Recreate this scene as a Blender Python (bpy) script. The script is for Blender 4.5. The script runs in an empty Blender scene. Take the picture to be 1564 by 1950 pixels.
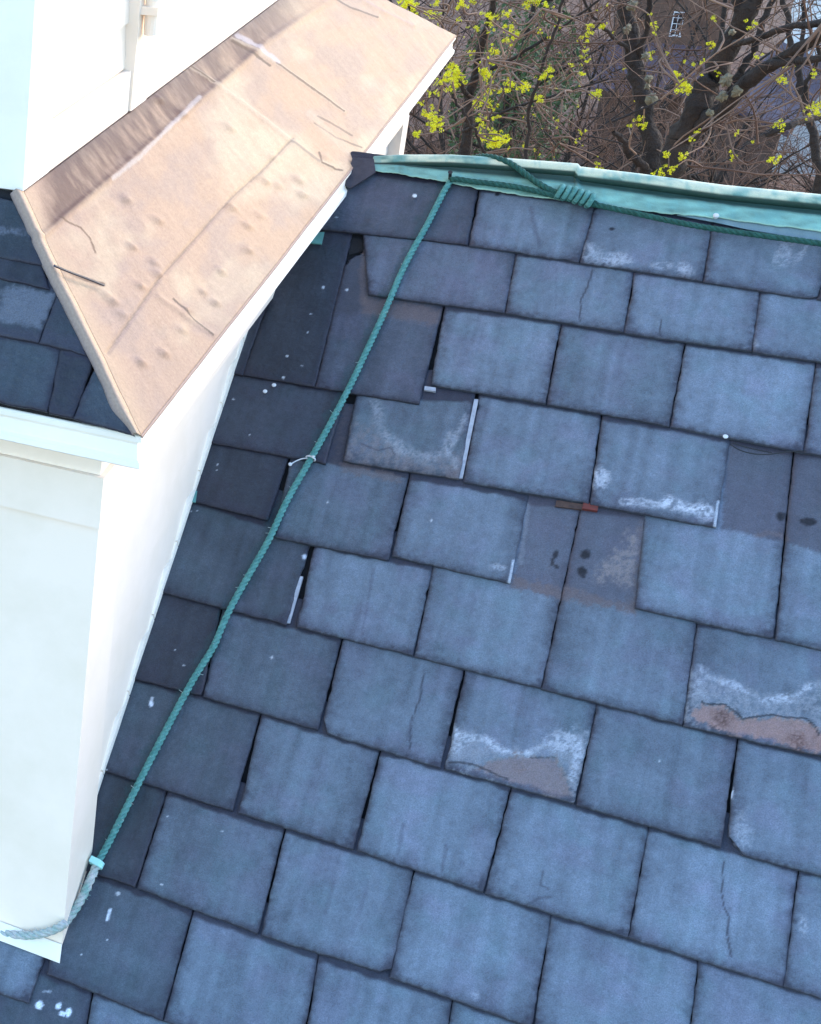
import bpy, math, random
import numpy as np
from mathutils import Matrix, Vector

# ---------------------------------------------------------------- camera, sky, sun
S = bpy.context.scene
COL = S.collection
W0, H0 = 1564.0, 1950.0
CF, CX, CY = 3166.996, -738.69, 649.865
R = np.array([[.83992, .54171, -.03268], [.17870, -.33293, -.92586], [-.51244, .77181, -.37644]])
C = np.array([0., -3.9776, 1.10208])
PITCH = .6352
SA, CA = math.sin(PITCH), math.cos(PITCH)

cam = bpy.data.cameras.new('camera'); co = bpy.data.objects.new('camera', cam); COL.objects.link(co)
m = Matrix.Identity(4)
for i in range(3):
    m[i][0] = R[0][i]; m[i][1] = -R[1][i]; m[i][2] = -R[2][i]; m[i][3] = C[i]
co.matrix_world = m
cam.sensor_fit = 'VERTICAL'; cam.sensor_height = 36; cam.lens = CF / H0 * 36
cam.shift_x = (W0 / 2 - CX) / H0; cam.shift_y = (CY - H0 / 2) / H0
cam.clip_start = .05; cam.clip_end = 3000
S.camera = co

SUN_EL, SUN_AZ = math.radians(24), math.radians(56)    # azimuth measured from +X towards +Y
w = bpy.data.worlds.new('World'); S.world = w; w.use_nodes = True
nt = w.node_tree; bg = nt.nodes['Background']
sky = nt.nodes.new('ShaderNodeTexSky'); sky.sky_type = 'NISHITA'; sky.sun_disc = False
sky.sun_elevation = SUN_EL; sky.sun_rotation = math.pi / 2 - SUN_AZ
sky.air_density = 1.3; sky.dust_density = .6; sky.ozone_density = 3.5
nt.links.new(sky.outputs[0], bg.inputs[0]); bg.inputs[1].default_value = .15
sl = bpy.data.lights.new('sun', 'SUN'); so = bpy.data.objects.new('sun', sl); COL.objects.link(so)
sl.energy = .5; sl.angle = math.radians(28); sl.color = (1, .74, .55)
d = Vector((math.cos(SUN_EL) * math.cos(SUN_AZ), math.cos(SUN_EL) * math.sin(SUN_AZ), math.sin(SUN_EL)))
so.rotation_euler = d.to_track_quat('Z', 'Y').to_euler()
S.view_settings.view_transform = 'Standard'; S.view_settings.look = 'None'
S.view_settings.exposure = 2.27; S.view_settings.gamma = 1
rng = np.random.default_rng(7); random.seed(7)

# ---------------------------------------------------------------- geometry helpers
def ray(px):
    px = np.asarray(px, float)
    return np.stack([(px[..., 0] - CX) / CF, (px[..., 1] - CY) / CF, np.ones(px.shape[:-1])], -1) @ R
def onplane(px, n, h=0., p0=(0, 0, 0)):
    dd = ray(px); n = np.asarray(n, float)
    s = (h - (C - np.asarray(p0)) @ n) / (dd @ n)
    return C + dd * s[..., None]
NR = np.array([0, -SA, CA])                 # main roof normal
def uv(px):
    P = onplane(px, NR); return np.stack([P[..., 0], -P[..., 1] * CA - P[..., 2] * SA], -1)
def roof(u, v, h=0.):
    return np.stack([u + 0 * v, -v * CA - h * SA, -v * SA + h * CA], -1)
def at(px, depth):
    dd = ray(px); return C + dd / np.linalg.norm(dd, axis=-1, keepdims=True) * depth
def proj(P):
    q = (P - C) @ R.T
    return np.stack([CF * q[..., 0] / q[..., 2] + CX, CF * q[..., 1] / q[..., 2] + CY], -1)

def hash2(ix, iy, seed):
    n = (ix.astype(np.int64) * 374761393 + iy.astype(np.int64) * 668265263 + seed * 1442695041) & 0xffffffff
    n = ((n ^ (n >> 13)) * 1274126177) & 0xffffffff
    return ((n ^ (n >> 16)) & 0xffff) / 65535.
def vnoise(x, y, seed=0):
    ix, iy = np.floor(x), np.floor(y); fx, fy = x - ix, y - iy
    fx = fx * fx * (3 - 2 * fx); fy = fy * fy * (3 - 2 * fy)
    a, b = hash2(ix, iy, seed), hash2(ix + 1, iy, seed)
    c, e = hash2(ix, iy + 1, seed), hash2(ix + 1, iy + 1, seed)
    return (a * (1 - fx) + b * fx) * (1 - fy) + (c * (1 - fx) + e * fx) * fy
def fbm(x, y, seed=0, o=4):
    s = 0; a = .5
    for i in range(o):
        s = s + a * vnoise(x, y, seed + i * 17); x = x * 2.03 + 5.1; y = y * 2.03 + 1.7; a *= .5
    return s / (1 - .5 ** o)
def ss(a, b, x):
    t = np.clip((x - a) / (b - a), 0, 1); return t * t * (3 - 2 * t)

def link(me, name, parent=None, mats=()):
    o = bpy.data.objects.new(name, me); COL.objects.link(o)
    for k in mats: me.materials.append(k)
    if parent: o.parent = parent
    return o
def mesh(name, V, F, mat, parent=None, smooth=False, col=None, mi=None):
    me = bpy.data.meshes.new(name)
    V = np.asarray(V, float)
    me.from_pydata(V.tolist(), [], [tuple(int(i) for i in q) for q in F])
    if smooth: me.polygons.foreach_set('use_smooth', [True] * len(me.polygons))
    if col is not None:
        a = me.color_attributes.new('Col', 'FLOAT_COLOR', 'POINT')
        c4 = np.ones((len(V), 4)); c4[:, :3] = col
        a.data.foreach_set('color', c4.ravel())
    me.update()
    mats = mat if isinstance(mat, (list, tuple)) else [mat]
    o = link(me, name, parent, mats)
    if mi is not None: me.polygons.foreach_set('material_index', mi)
    return o
def grid_faces(n, m, off=0, flip=False):
    i, j = np.meshgrid(np.arange(n - 1), np.arange(m - 1), indexing='ij')
    a = (i * m + j + off).ravel(); q = np.stack([a, a + m, a + m + 1, a + 1], 1)
    return q[:, ::-1] if flip else q
def empty(name, loc=(0, 0, 0)):
    o = bpy.data.objects.new(name, None); COL.objects.link(o); o.location = loc; o.empty_display_size = .2
    return o
def tag(o, label=None, cat=None, group=None, kind=None):
    if label: o['label'] = label
    if cat: o['category'] = cat
    if group: o['group'] = group
    if kind: o['kind'] = kind
    return o
class MB:
    def __init__(s): s.V = []; s.F = []
    def add(s, V, F):
        o = len(s.V); s.V += [tuple(map(float, v)) for v in V]; s.F += [tuple(int(i) + o for i in f) for f in F]
    def box(s, a, b):
        (x0, y0, z0), (x1, y1, z1) = [tuple(f(p, q) for p, q in zip(a, b)) for f in (min, max)]
        s.add([(x0, y0, z0), (x1, y0, z0), (x1, y1, z0), (x0, y1, z0), (x0, y0, z1), (x1, y0, z1), (x1, y1, z1), (x0, y1, z1)],
              [(0, 3, 2, 1), (4, 5, 6, 7), (0, 1, 5, 4), (1, 2, 6, 5), (2, 3, 7, 6), (3, 0, 4, 7)])
    def slab(s, quad, up, t):
        q = [np.asarray(k, float) for k in quad]; up = np.asarray(up, float) * t
        n = len(q); s.add(q + [k + up for k in q], [tuple(range(n))[::-1], tuple(range(n, 2 * n))] + [(i, (i + 1) % n, (i + 1) % n + n, i + n) for i in range(n)])
    def tube(s, pts, r, k=8, cap=True):
        pts = np.asarray(pts, float); n = len(pts); r = np.broadcast_to(r, (n,))
        t = np.gradient(pts, axis=0); t /= np.linalg.norm(t, axis=1, keepdims=True) + 1e-9
        a = np.cross(t, [0.13, .27, .95]); a /= np.linalg.norm(a, axis=1, keepdims=True) + 1e-9
        b = np.cross(t, a); an = np.arange(k) / k * 2 * math.pi
        V = pts[:, None] + r[:, None, None] * (np.cos(an)[None, :, None] * a[:, None] + np.sin(an)[None, :, None] * b[:, None])
        F = [(i * k + j, i * k + (j + 1) % k, (i + 1) * k + (j + 1) % k, (i + 1) * k + j) for i in range(n - 1) for j in range(k)]
        if cap: F += [tuple(range(k))[::-1], tuple((n - 1) * k + j for j in range(k))]
        s.add(V.reshape(-1, 3), F)
    def build(s, name, mat, parent=None, smooth=False): return mesh(name, s.V, s.F, mat, parent, smooth)
def smooth_path(pts, n, k=3):
    pts = np.asarray(pts, float)
    for _ in range(k):
        q = [pts[0]]
        for a, b in zip(pts[:-1], pts[1:]): q += [a * .75 + b * .25, a * .25 + b * .75]
        q.append(pts[-1]); pts = np.array(q)
    L = np.r_[0, np.cumsum(np.linalg.norm(np.diff(pts, axis=0), axis=1))]
    t = np.linspace(0, L[-1], n); return np.stack([np.interp(t, L, pts[:, i]) for i in range(pts.shape[1])], 1)

# ---------------------------------------------------------------- materials
def mat(name, color=(.5, .5, .5), rough=.6, var=.0, scale=8., bump=0., bscale=60., metal=0., attr=False, c2=None, grain=0., gscale=900., spec=.4):
    M = bpy.data.materials.new(name); M.use_nodes = True; N = M.node_tree; L = N.links; b = N.nodes['Principled BSDF']
    b.inputs['Roughness'].default_value = rough; b.inputs['Metallic'].default_value = metal
    b.inputs['Specular IOR Level'].default_value = spec
    tc = N.nodes.new('ShaderNodeTexCoord')
    if attr:
        ca = N.nodes.new('ShaderNodeAttribute'); ca.attribute_name = 'Col'; src = ca.outputs['Color']
    else:
        ca = N.nodes.new('ShaderNodeRGB'); ca.outputs[0].default_value = (*color, 1); src = ca.outputs[0]
    if c2 is not None:
        nz = N.nodes.new('ShaderNodeTexNoise'); nz.inputs['Scale'].default_value = scale; nz.inputs['Detail'].default_value = 8
        nz.inputs['Roughness'].default_value = .65
        L.new(tc.outputs['Object'], nz.inputs['Vector'])
        rp = N.nodes.new('ShaderNodeValToRGB'); rp.color_ramp.elements[0].position = .38; rp.color_ramp.elements[1].position = .64
        L.new(nz.outputs[0], rp.inputs[0]); mx = N.nodes.new('ShaderNodeMix'); mx.data_type = 'RGBA'
        L.new(rp.outputs[0], mx.inputs[0]); L.new(src, mx.inputs[6]); mx.inputs[7].default_value = (*c2, 1); src = mx.outputs[2]
    if grain:
        g = N.nodes.new('ShaderNodeTexNoise'); g.inputs['Scale'].default_value = gscale; g.inputs['Detail'].default_value = 2
        L.new(tc.outputs['Object'], g.inputs['Vector'])
        mr = N.nodes.new('ShaderNodeMapRange'); mr.inputs[1].default_value = .25; mr.inputs[2].default_value = .75
        mr.inputs[3].default_value = 1 - grain; mr.inputs[4].default_value = 1 + grain; L.new(g.outputs[0], mr.inputs[0])
        vm = N.nodes.new('ShaderNodeVectorMath'); vm.operation = 'SCALE'; L.new(src, vm.inputs[0]); L.new(mr.outputs[0], vm.inputs['Scale']); src = vm.outputs[0]
    L.new(src, b.inputs['Base Color'])
    if bump:
        bn = N.nodes.new('ShaderNodeTexNoise'); bn.inputs['Scale'].default_value = bscale; bn.inputs['Detail'].default_value = 6
        L.new(tc.outputs['Object'], bn.inputs['Vector'])
        bp = N.nodes.new('ShaderNodeBump'); bp.inputs['Strength'].default_value = bump; bp.inputs['Distance'].default_value = .03 if 'bark' in name else .004
        L.new(bn.outputs[0], bp.inputs['Height']); L.new(bp.outputs[0], b.inputs['Normal'])
    return M
M_slate = mat('slate', rough=.6, attr=True, bump=.7, bscale=90, grain=.28, gscale=520, spec=.35)
M_deck = mat('roofing_felt', (.012, .011, .013), .9, bump=.5, bscale=200)
M_copper = mat('weathered_copper', rough=.6, attr=True, bump=.3, bscale=60, grain=.12, gscale=260, spec=.12)
M_verd = mat('verdigris_copper', rough=.55, attr=True, bump=.3, bscale=70, grain=.12, gscale=600)
M_paint = mat('cream_paint', (.93, .79, .67), .45, c2=(.86, .73, .60), scale=5, bump=.08, bscale=40)
M_paint2 = mat('white_trim_paint', (.92, .86, .77), .4, c2=(.86, .80, .71), scale=7, bump=.06, bscale=40)
M_lead = mat('dark_lead', (.03, .028, .04), .5, c2=(.05, .045, .06), scale=25, bump=.4)
M_verdtab = mat('verdigris_tab', (.11, .30, .29), .6, c2=(.08, .22, .21), scale=40, bump=.3)
M_alu = mat('bright_flashing', (.36, .38, .44), .4, c2=(.26, .28, .33), scale=80)
M_rope = mat('green_rope', (.06, .21, .195), .8, c2=(.11, .30, .28), scale=90, bump=.6, bscale=500, grain=.3)
M_rope2 = mat('wet_green_rope', (.012, .065, .052), .8, c2=(.02, .10, .082), scale=90, bump=.6, bscale=500, grain=.3)
M_rope3 = mat('frayed_rope', (.48, .48, .48), .85, c2=(.2, .36, .33), scale=60, bump=.6, bscale=500, grain=.3)
M_tie = mat('pale_tie', (.35, .7, .68), .4)
M_wire = mat('dark_wire', (.02, .02, .022), .5)
M_rust = mat('red_chip', (.15, .025, .018), .7, c2=(.10, .03, .025), scale=120)
M_wood = mat('brown_wood', (.08, .045, .035), .8, c2=(.045, .028, .026), scale=120)
M_nail = mat('pale_nail', (.6, .62, .66), .4)
M_bark = mat('bark', (.040, .025, .018), .9, c2=(.02, .013, .01), scale=6, bump=1., bscale=30)
M_barkl = mat('lichened_bark', (.06, .042, .034), .9, c2=(.15, .14, .11), scale=3.2, bump=1., bscale=30)
M_twig = mat('twig', (.09, .042, .026), .85, c2=(.27, .16, .105), scale=1.2)
M_twigf = mat('far_twig', (.065, .030, .019), .9, c2=(.18, .09, .055), scale=.6)
M_lichen = mat('lichen', (.21, .165, .10), .9, c2=(.12, .10, .065), scale=30, bump=.8)
M_bloss = mat('blossom', (.62, .56, .005), .7, c2=(.80, .72, .012), scale=14)

# ---------------------------------------------------------------- stains on the slates (photo coordinates of real marks)
PALE = np.array([.36, .39, .45]); BROWN = np.array([.125, .095, .095]); RUST = np.array([.055, .020, .012]); TAN = np.array([.20, .17, .17])
DARK = np.array([.012, .012, .018]); PURP = np.array([.050, .045, .060])
def seg_d(px, pts):
    dm = np.full(px.shape[:-1], 1e9); pts = np.asarray(pts, float)
    for a, b in zip(pts[:-1], pts[1:]):
        ab = b - a; t = np.clip(((px - a) @ ab) / (ab @ ab + 1e-9), 0, 1)
        dm = np.minimum(dm, np.linalg.norm(px - (a + t[..., None] * ab), axis=-1))
    return dm
def inside(px, poly):
    poly = np.asarray(poly, float); x, y = px[..., 0], px[..., 1]; r = np.zeros(x.shape, bool)
    for (x0, y0), (x1, y1) in zip(poly, np.roll(poly, -1, 0)):
        c = ((y0 > y) != (y1 > y)) & (x < (x1 - x0) * (y - y0) / (y1 - y0 + 1e-12) + x0); r ^= c
    return r
def blob(x, y, rx, ry, col, st=1., n=.6, ang=0): return ('b', x, y, rx, ry, col, st, n, ang)
def line(pts, wd, col, st=1., n=.4): return ('l', pts, wd, col, st, n)
def poly(pts, col, st=1., soft=6, n=.5): return ('p', pts, soft, col, st, n)
n_of = lambda it: it[7] if it[0] == 'b' else it[5]
def paint(px, col, items, seed):
    n1 = fbm(px[..., 0] / 9, px[..., 1] / 9, seed + 3, 4) - .5
    n2 = fbm(px[..., 0] / 26, px[..., 1] / 26, seed + 9, 4) - .5
    n3 = fbm(px[..., 0] / 3.2, px[..., 1] / 3.2, seed + 19, 3) - .5
    nn = n1 + n2 + n3 * .9; al = np.clip(.72 + 2.6 * (n1 + .8 * n3), .12, 1)
    for it in items:
        if it[0] == 'b':
            _, x, y, rx, ry, c, st, n, an = it; dx, dy = px[..., 0] - x, px[..., 1] - y
            ca, sa = math.cos(an), math.sin(an)
            e = np.hypot((dx * ca + dy * sa) / rx, (-dx * sa + dy * ca) / ry); k = ss(1.25, .55, e + nn * n * 2)
        elif it[0] == 'l':
            _, pts, wd, c, st, n = it; e = seg_d(px, pts) / (wd * (1 if n < .35 else .5 + 1.0 * fbm(px[..., 0] / 22, px[..., 1] / 22, seed + 31, 3))); k = ss(1.2, .4, e + nn * n * 2)
        else:
            _, pts, soft, c, st, n = it; ins = inside(px, pts); e = seg_d(px, list(pts) + [pts[0]]) * np.where(ins, 1, -1)
            k = ss(-soft, soft, e + nn * n * 30)
        k = (k * st * (al if n_of(it) > .55 else 1))[..., None]; col = col * (1 - k) + c * k
    return col

# ---------------------------------------------------------------- the house
house = empty('house', (0, 0, -9.5))
tag(house, 'grey slate roofed house with white clapboard dormer, copper side roof and green copper ridge', 'house')
def hp(o):
    o.matrix_parent_inverse = Matrix.Translation((0, 0, 9.5)); return o
# main roof deck
mb = MB()
VB = 3.1
for sgn in (1, -1):
    q = roof(np.array([-2.3, 1.9, 1.9, -2.3]), np.array([0, 0, VB, VB.__float__()]), -.004)
    q[:, 1] *= sgn
    nrm = np.array([0, -SA * sgn, CA])
    if sgn < 0: q = q[::-1]
    mb.slab(q - nrm * .05, nrm, .05)
deck = hp(mb.build('slate_roof', M_deck, house))
NAMES = {}
SLATES = []; EDGE = {}
def slate(key, BL, BR, TR, TL, ext=.07, tone=1., hue=(1, 1, 1), chips=(), items=(), label=None, flakes=(), parent=deck, plane=None, gap=-.0026, lift=.011, name='slate', crackgap=None, th=.007):
    """one slate; corners are where its visible edges meet the roof plane"""
    qpx = np.array([BL, BR, TR, TL], float)
    if plane is None:
        Q_ = onplane(qpx, NR, .0145); q = np.stack([Q_[..., 0], -Q_[..., 1] * CA - Q_[..., 2] * SA + 0.], -1); toP = lambda s, t, h: roof(s, t, h)
    else:
        o, ex, ey, nz = plane
        P = onplane(qpx, nz, .0125, o) - o; q = np.stack([P @ ex, P @ ey], -1)
        toP = lambda s, t, h: o + s[..., None] * ex + t[..., None] * ey + h[..., None] * nz
    bl, br, tr, tl = q
    dl = (tl - bl) / np.linalg.norm(tl - bl); dr = (tr - br) / np.linalg.norm(tr - br)
    tl = tl + dl * ext; tr = tr + dr * ext
    wdt = np.linalg.norm(br - bl); hgt = np.linalg.norm(tl - bl)
    seed = (sum(ord(c) * (i + 3) for i, c in enumerate(key)) * 37) % 9973
    n = int(max(12, min(110, wdt / .0026))); m_ = int(max(12, min(190, hgt / .0028)))
    s, t = np.meshgrid(np.linspace(0, 1, n), np.linspace(0, 1, m_), indexing='ij')
    P2 = (bl * (1 - s)[..., None] + br * s[..., None]) * (1 - t)[..., None] + (tl * (1 - s)[..., None] + tr * s[..., None]) * t[..., None]
    # distances to the edges in metres
    dL, dR, dB = s * wdt, (1 - s) * wdt, t * hgt
    # ragged edges
    rag = lambda x, sd: (fbm(x * 60, x * 0 + sd, seed, 4) - .5) * .003 + np.minimum(0, fbm(x * 22, x * 0 + sd, seed + 5, 3) - .3) * .012
    ex_ = (br - bl) / wdt; ey_ = dl
    P2 = P2 + ex_ * ((gap + .0009 - rag(t * hgt, 1)) * (1 - s) ** 12 - (gap + .0009 - rag(t * hgt, 2)) * s ** 12)[..., None]
    P2 = P2 + ey_ * ((.0008 - rag(s * wdt, 3)) * (1 - t) ** 14)[..., None]
    for (cn, a, b) in chips:          # broken corners: cn = bl, br, tl, tr
        dx = dL if 'l' in cn else dR
        dy = dB if 'b' in cn else (1 - t) * hgt - (ext if 't' in cn else 0)
        jig = 1 + (fbm(dx * 90 + dy * 90, dy * 70, seed + 2, 3) - .5) * .35
        e = dx / a + dy / b; ins = e < jig
        f = np.where(ins, np.minimum((jig - e), 1), 0)
        sx = (1 if 'l' in cn else -1); sy = (1 if 'b' in cn else -1)
        P2 = P2 + (ex_ * sx * a)[None, None] * (f * .5)[..., None] + (ey_ * sy * b)[None, None] * (f * .5)[..., None]
    u_, v_ = P2[..., 0], P2[..., 1]
    along = t * hgt
    h = np.maximum(lift - along * .042, 0) + (hash2(np.array([seed]), np.array([1]), 3)[0] - .5) * .0012
    und = (fbm(u_ * 9, v_ * 9, seed, 3) - .5) * .0022
    edge = np.minimum(np.minimum(dL, dR), dB)
    bev = -.0024 * np.exp(-edge / .0022)
    if flakes:
        px0 = proj(toP(u_, v_, h + th)); fm = np.zeros(px0.shape[:-1])
        for fp in flakes:
            e_ = seg_d(px0, list(fp) + [fp[0]]) * np.where(inside(px0, fp), 1, -1) + (fbm(px0[..., 0] / 6, px0[..., 1] / 6, seed, 3) - .5) * 6
            fm = np.maximum(fm, ss(-1, 2, e_))
        und = und - fm * (.0030 + .0022 * (fbm(px0[..., 0] / 11, px0[..., 1] / 7, seed + 3, 4) - .5)) 
    top = toP(u_, v_, h + th + und * ss(0, .02, edge) + bev)
    bot = toP(u_, v_, h * 1.0 - (0 if plane is None else 0))
    V = top.reshape(-1, 3); F = [tuple(q) for q in grid_faces(n, m_)]
    # rim
    idx = np.arange(n * m_).reshape(n, m_)
    loop = list(idx[:, 0]) + list(idx[-1, 1:]) + list(idx[-2::-1, -1]) + list(idx[0, -2:0:-1])
    base = len(V); V = np.vstack([V, bot.reshape(-1, 3)[loop]]); k = len(loop)
    F += [(loop[i], base + i, base + (i + 1) % k, loop[(i + 1) % k]) for i in range(k)]
    F.append(tuple(base + i for i in range(k))[::-1])
    # colour
    px = proj(top)
    g = hash2(np.array([seed]), np.array([7]), 1)[0]
    base_c = np.array([.112, .141, .182]) * tone * (.87 + .26 * g) * np.array(hue)
    a = fbm(u_ * 14, v_ * 14, seed + 1, 4) - .5
    b = fbm(u_ * 55, v_ * 55, seed + 2, 4) - .5
    st = fbm(u_ * 70, v_ * 5, seed + 4, 3) - .5
    c_ = fbm(u_ * 150, v_ * 150, seed + 14, 3) - .5
    col = base_c * (1 + .45 * a + .30 * b + .48 * st + .20 * c_)[..., None]
    pur = ss(.48, .75, fbm(u_ * 18 + 9, v_ * 18, seed + 6, 4))[..., None]
    col = col * (1 - pur * .5) + col * np.array([1.10, .93, 1.02]) * pur * .5
    grn = ss(.5, .8, fbm(u_ * 22 + 3, v_ * 22 + 8, seed + 8, 4))[..., None]
    col = col * (1 - grn * .5) + col * np.array([.88, 1.04, .98]) * grn * .5
    # dirt holding along the edges
    en = fbm(u_ * 160, v_ * 160, seed + 11, 3)
    e2 = fbm(u_ * 45, v_ * 45, seed + 13, 3)
    dirt_shade = 1.0 * np.exp(-dB / (.005 + .014 * e2)) * (.35 + en) + .95 * np.exp(-dL / (.003 + .012 * e2)) * (.3 + en) * (.5 + fbm(v_ * 30, u_ * 8, seed + 12, 3)) + .95 * np.exp(-dR / (.003 + .012 * e2)) * (.3 + en) * (.5 + fbm(v_ * 30, u_ * 8, seed + 15, 3))
    dirt_shade = dirt_shade + .95 * ss(hgt - ext - .004, hgt - ext + .004, along + (e2 - .5) * .01)  # joint shade painted on the part covered by the next course
    dirt_shade = np.clip(dirt_shade, 0, .88)[..., None]
    col = col * (1 - dirt_shade) + np.array([.020, .018, .032]) * dirt_shade
    if plane is None: col = paint(px, col, [line([(x - 7, y + 3) for x, y in ROPE_PX], 15, np.array([.022, .06, .07]), .5, .45)], seed)  # teal stain beside the rope, with the rope's shadow painted in
    col = paint(px, col, items, seed)
    col = col * (1 + .22 * (fbm(px[..., 0] / 3.6, px[..., 1] / 3.6, seed + 41, 3) - .5) + .12 * (fbm(px[..., 0] / 12, px[..., 1] / 12, seed + 43, 3) - .5))[..., None]
    col = np.vstack([col.reshape(-1, 3), np.tile(base_c * .45, (k, 1))])
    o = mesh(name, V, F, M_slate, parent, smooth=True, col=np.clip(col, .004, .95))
    o.data.polygons.foreach_set('use_smooth', [True] * (len(o.data.polygons) - k - 1) + [False] * (k + 1))
    if label: o['label'] = label
    if plane is None: EDGE[int(key[1:-1])] = max(EDGE.get(int(key[1:-1]), -9), br[0], tr[0] - .002)
    SLATES.append((o, key)); return o
ROPE_PX = [(858, 345), (832, 392), (785, 478), (735, 590), (665, 740), (590, 878), (515, 1025), (440, 1155), (408, 1232), (340, 1345), (240, 1540), (187, 1642)]
D1, D2, D3, D4 = .23, .32, .50, .74     # shade beside the dormer, put into the tones of the left slates
P_ = (1.05, .96, 1.0)
dots = lambda *a: [blob(x, y, r * .85, r * .85, np.array([.42, .44, .48]), 1, .15) for x, y, r in a]
hole = lambda x, y, rx, ry, an=0: blob(x, y, rx * 1.2, ry * 1.2, DARK * .7, 1, .25, an)
slate('c1a', (560, 432), (889, 467), (909, 362), (640, 325), tone=D3, hue=P_, items=dots((641, 414, 2), (790, 373, 5)))
slate('c1b', (895, 469), (1101, 501), (1131, 392), (915, 363), tone=1.02, items=[line([(1012, 398), (1018, 430), (1028, 470)], 5, DARK * 4, .4), hole(947, 370, 4, 3)])
slate('c1c', (1105, 502), (1336, 537), (1354, 430), (1135, 393), items=[blob(1126, 483, 20, 18, PALE, .55), blob(1165, 492, 30, 12, PALE, .7), blob(1195, 495, 18, 8, PALE, .5), blob(1262, 505, 26, 7, PALE, .5), blob(1304, 511, 17, 16, PALE, .7), hole(1166, 436, 5, 3)], label='slate under the ridge with white bloom along its lower edge')
slate('c1d', (1341, 539), (1553, 572), (1590, 455), (1358, 432), items=[blob(1495, 480, 14, 32, PALE, .5, .8, .5), blob(1530, 480, 10, 24, PALE, .45, .8, .5)], chips=[('br', .012, .008)])
slate('c1e', (1558, 572), (1760, 600), (1790, 490), (1594, 457))
slate('c2a', (703, 562), (959, 597), (981, 482), (693, 440), tone=D4, hue=P_, label='slate left of the gap beside the dormer eave')
slate('c2b', (963, 598), (1186, 634), (1205, 519), (985, 484), items=[line([(1129, 515), (1118, 548), (1107, 570), (1104, 612)], 1.8, DARK * 2, .85, .1), line([(1060, 500), (1058, 608)], 2, DARK * 4, .3)], label='slate with a long hairline crack')
slate('c2c', (1190, 636), (1429, 670), (1446, 555), (1209, 521), items=[line([(1259, 608), (1257, 638)], 2, DARK * 2, .8, .1)])
slate('c2d', (1434, 672), (1680, 708), (1690, 590), (1450, 556), items=[blob(1440, 655, 8, 10, PALE, .4)])
slate('c3A', (464, 716), (598, 738), (668, 448), (560, 430), tone=D1, hue=P_, items=dots((616, 547, 4), (586, 633, 2.5), (547, 678, 2.5), (540, 719, 3), (575, 697, 2), (592, 598, 2)))
slate('c3Z', (330, 690), (462, 716), (528, 520), (400, 500), tone=.3, hue=P_)
slate('c3B', (602, 739), (797, 771), (866, 485), (668, 455), ext=.03, tone=D3 * 1.05, hue=P_, chips=[('tl', .062, .062)],
      items=[poly([(640, 450), (700, 450), (700, 562), (846, 590), (842, 612), (688, 590), (640, 600)], PURP * .8, .55, 8), poly([(690, 566), (845, 590), (836, 618), (690, 598)], BROWN, .6, 7), line([(696, 480), (690, 530), (692, 575)], 8, BROWN, .45)] + dots((661, 552, 3.5)),
      label='exposed under slate with a brown dust band and broken upper corner')
slate('c3c', (822, 735), (1037, 770), (1066, 617), (848, 588))
slate('c3d', (1043, 771), (1272, 813), (1303, 655), (1071, 619))
slate('c3e', (1278, 814), (1527, 862), (1552, 694), (1308, 656), tone=1.1, items=dots((1382, 831, 3)))
slate('c3f', (1532, 863), (1760, 900), (1780, 725), (1557, 696), tone=1.1)
slate('c4a', (395, 843), (618, 885), (655, 752), (440, 712), tone=D2, hue=P_, items=dots((505, 745, 4), (522, 733, 4), (476, 828, 2), (445, 760, 2)))
slate('c4b', (655, 880), (872, 914), (903, 758), (680, 752), tone=D4, items=[
    poly([(660, 870), (680, 800), (715, 820), (800, 880), (880, 870), (872, 912)], np.array([.17, .15, .16]), .55, 12, .8),
    line([(712, 765), (722, 808), (742, 838), (785, 862), (832, 872), (850, 850), (860, 828)], 13, PALE * .72, .6, .9), line([(886, 790), (866, 842), (852, 862)], 10, PALE, .4, .8), blob(868, 880, 10, 22, PALE * .8, .4),
    line([(688, 845), (720, 858), (745, 852), (752, 866)], 2, DARK * 3, .6, .3)], label='slate with a pale U shaped stain')
slate('c4c', (884, 920), (1119, 960), (1143, 795), (914, 752))
slate('c4d', (1125, 962), (1361, 1006), (1389, 842), (1148, 797), tone=1.05, items=[blob(1143, 912, 17, 26, PALE * 1.15, .8, .8), line([(1185, 955), (1225, 955), (1262, 962)], 9, PALE * 1.1, .75, .6),
    line([(1270, 958), (1300, 966), (1350, 972)], 15, PALE * 1.3, .9, .6), blob(1330, 988, 34, 8, DARK * 8, .5), line([(1368, 956), (1362, 1002)], 4, PALE * 1.2, .7, .3)], label='slate with bright white efflorescence along its lower edge')
slate('c5a', (355, 953), (508, 992), (548, 872), (395, 843), tone=D2, hue=P_, items=dots((415, 885, 2), (413, 895, 2)))
slate('c5b', (522, 1025), (738, 1068), (776, 908), (555, 868), ext=.15, tone=D4, items=[poly([(655, 885), (770, 905), (766, 920), (652, 897)], BROWN, .55, 5), line([(660, 780), (640, 880)], 12, BROWN * .8, .35, .8)] + dots((624, 957, 3), (576, 905, 1.5)))
slate('c5c', (748, 1062), (970, 1112), (1004, 946), (781, 910), items=[blob(952, 1080, 16, 8, PALE, .6), line([(979, 1068), (970, 1110)], 4, PALE * 1.2, .7, .3)] + dots((822, 991, 3)))
UNDER = [poly([(1380, 800), (1600, 840), (1600, 1062), (1490, 1032), (1375, 1004)], PURP * 1.05, .72, 5, .3), line([(1440, 1020), (1470, 1014), (1500, 1026)], 6, BROWN, .4)]
slate('c5e', (1211, 1160), (1471, 1218), (1510, 862), (1248, 820), tone=1.12, items=UNDER + [hole(1487, 983, 9, 8)], chips=[('br', .004, .006)], label='long slate exposed by a missing slate, one nail hole')
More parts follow.
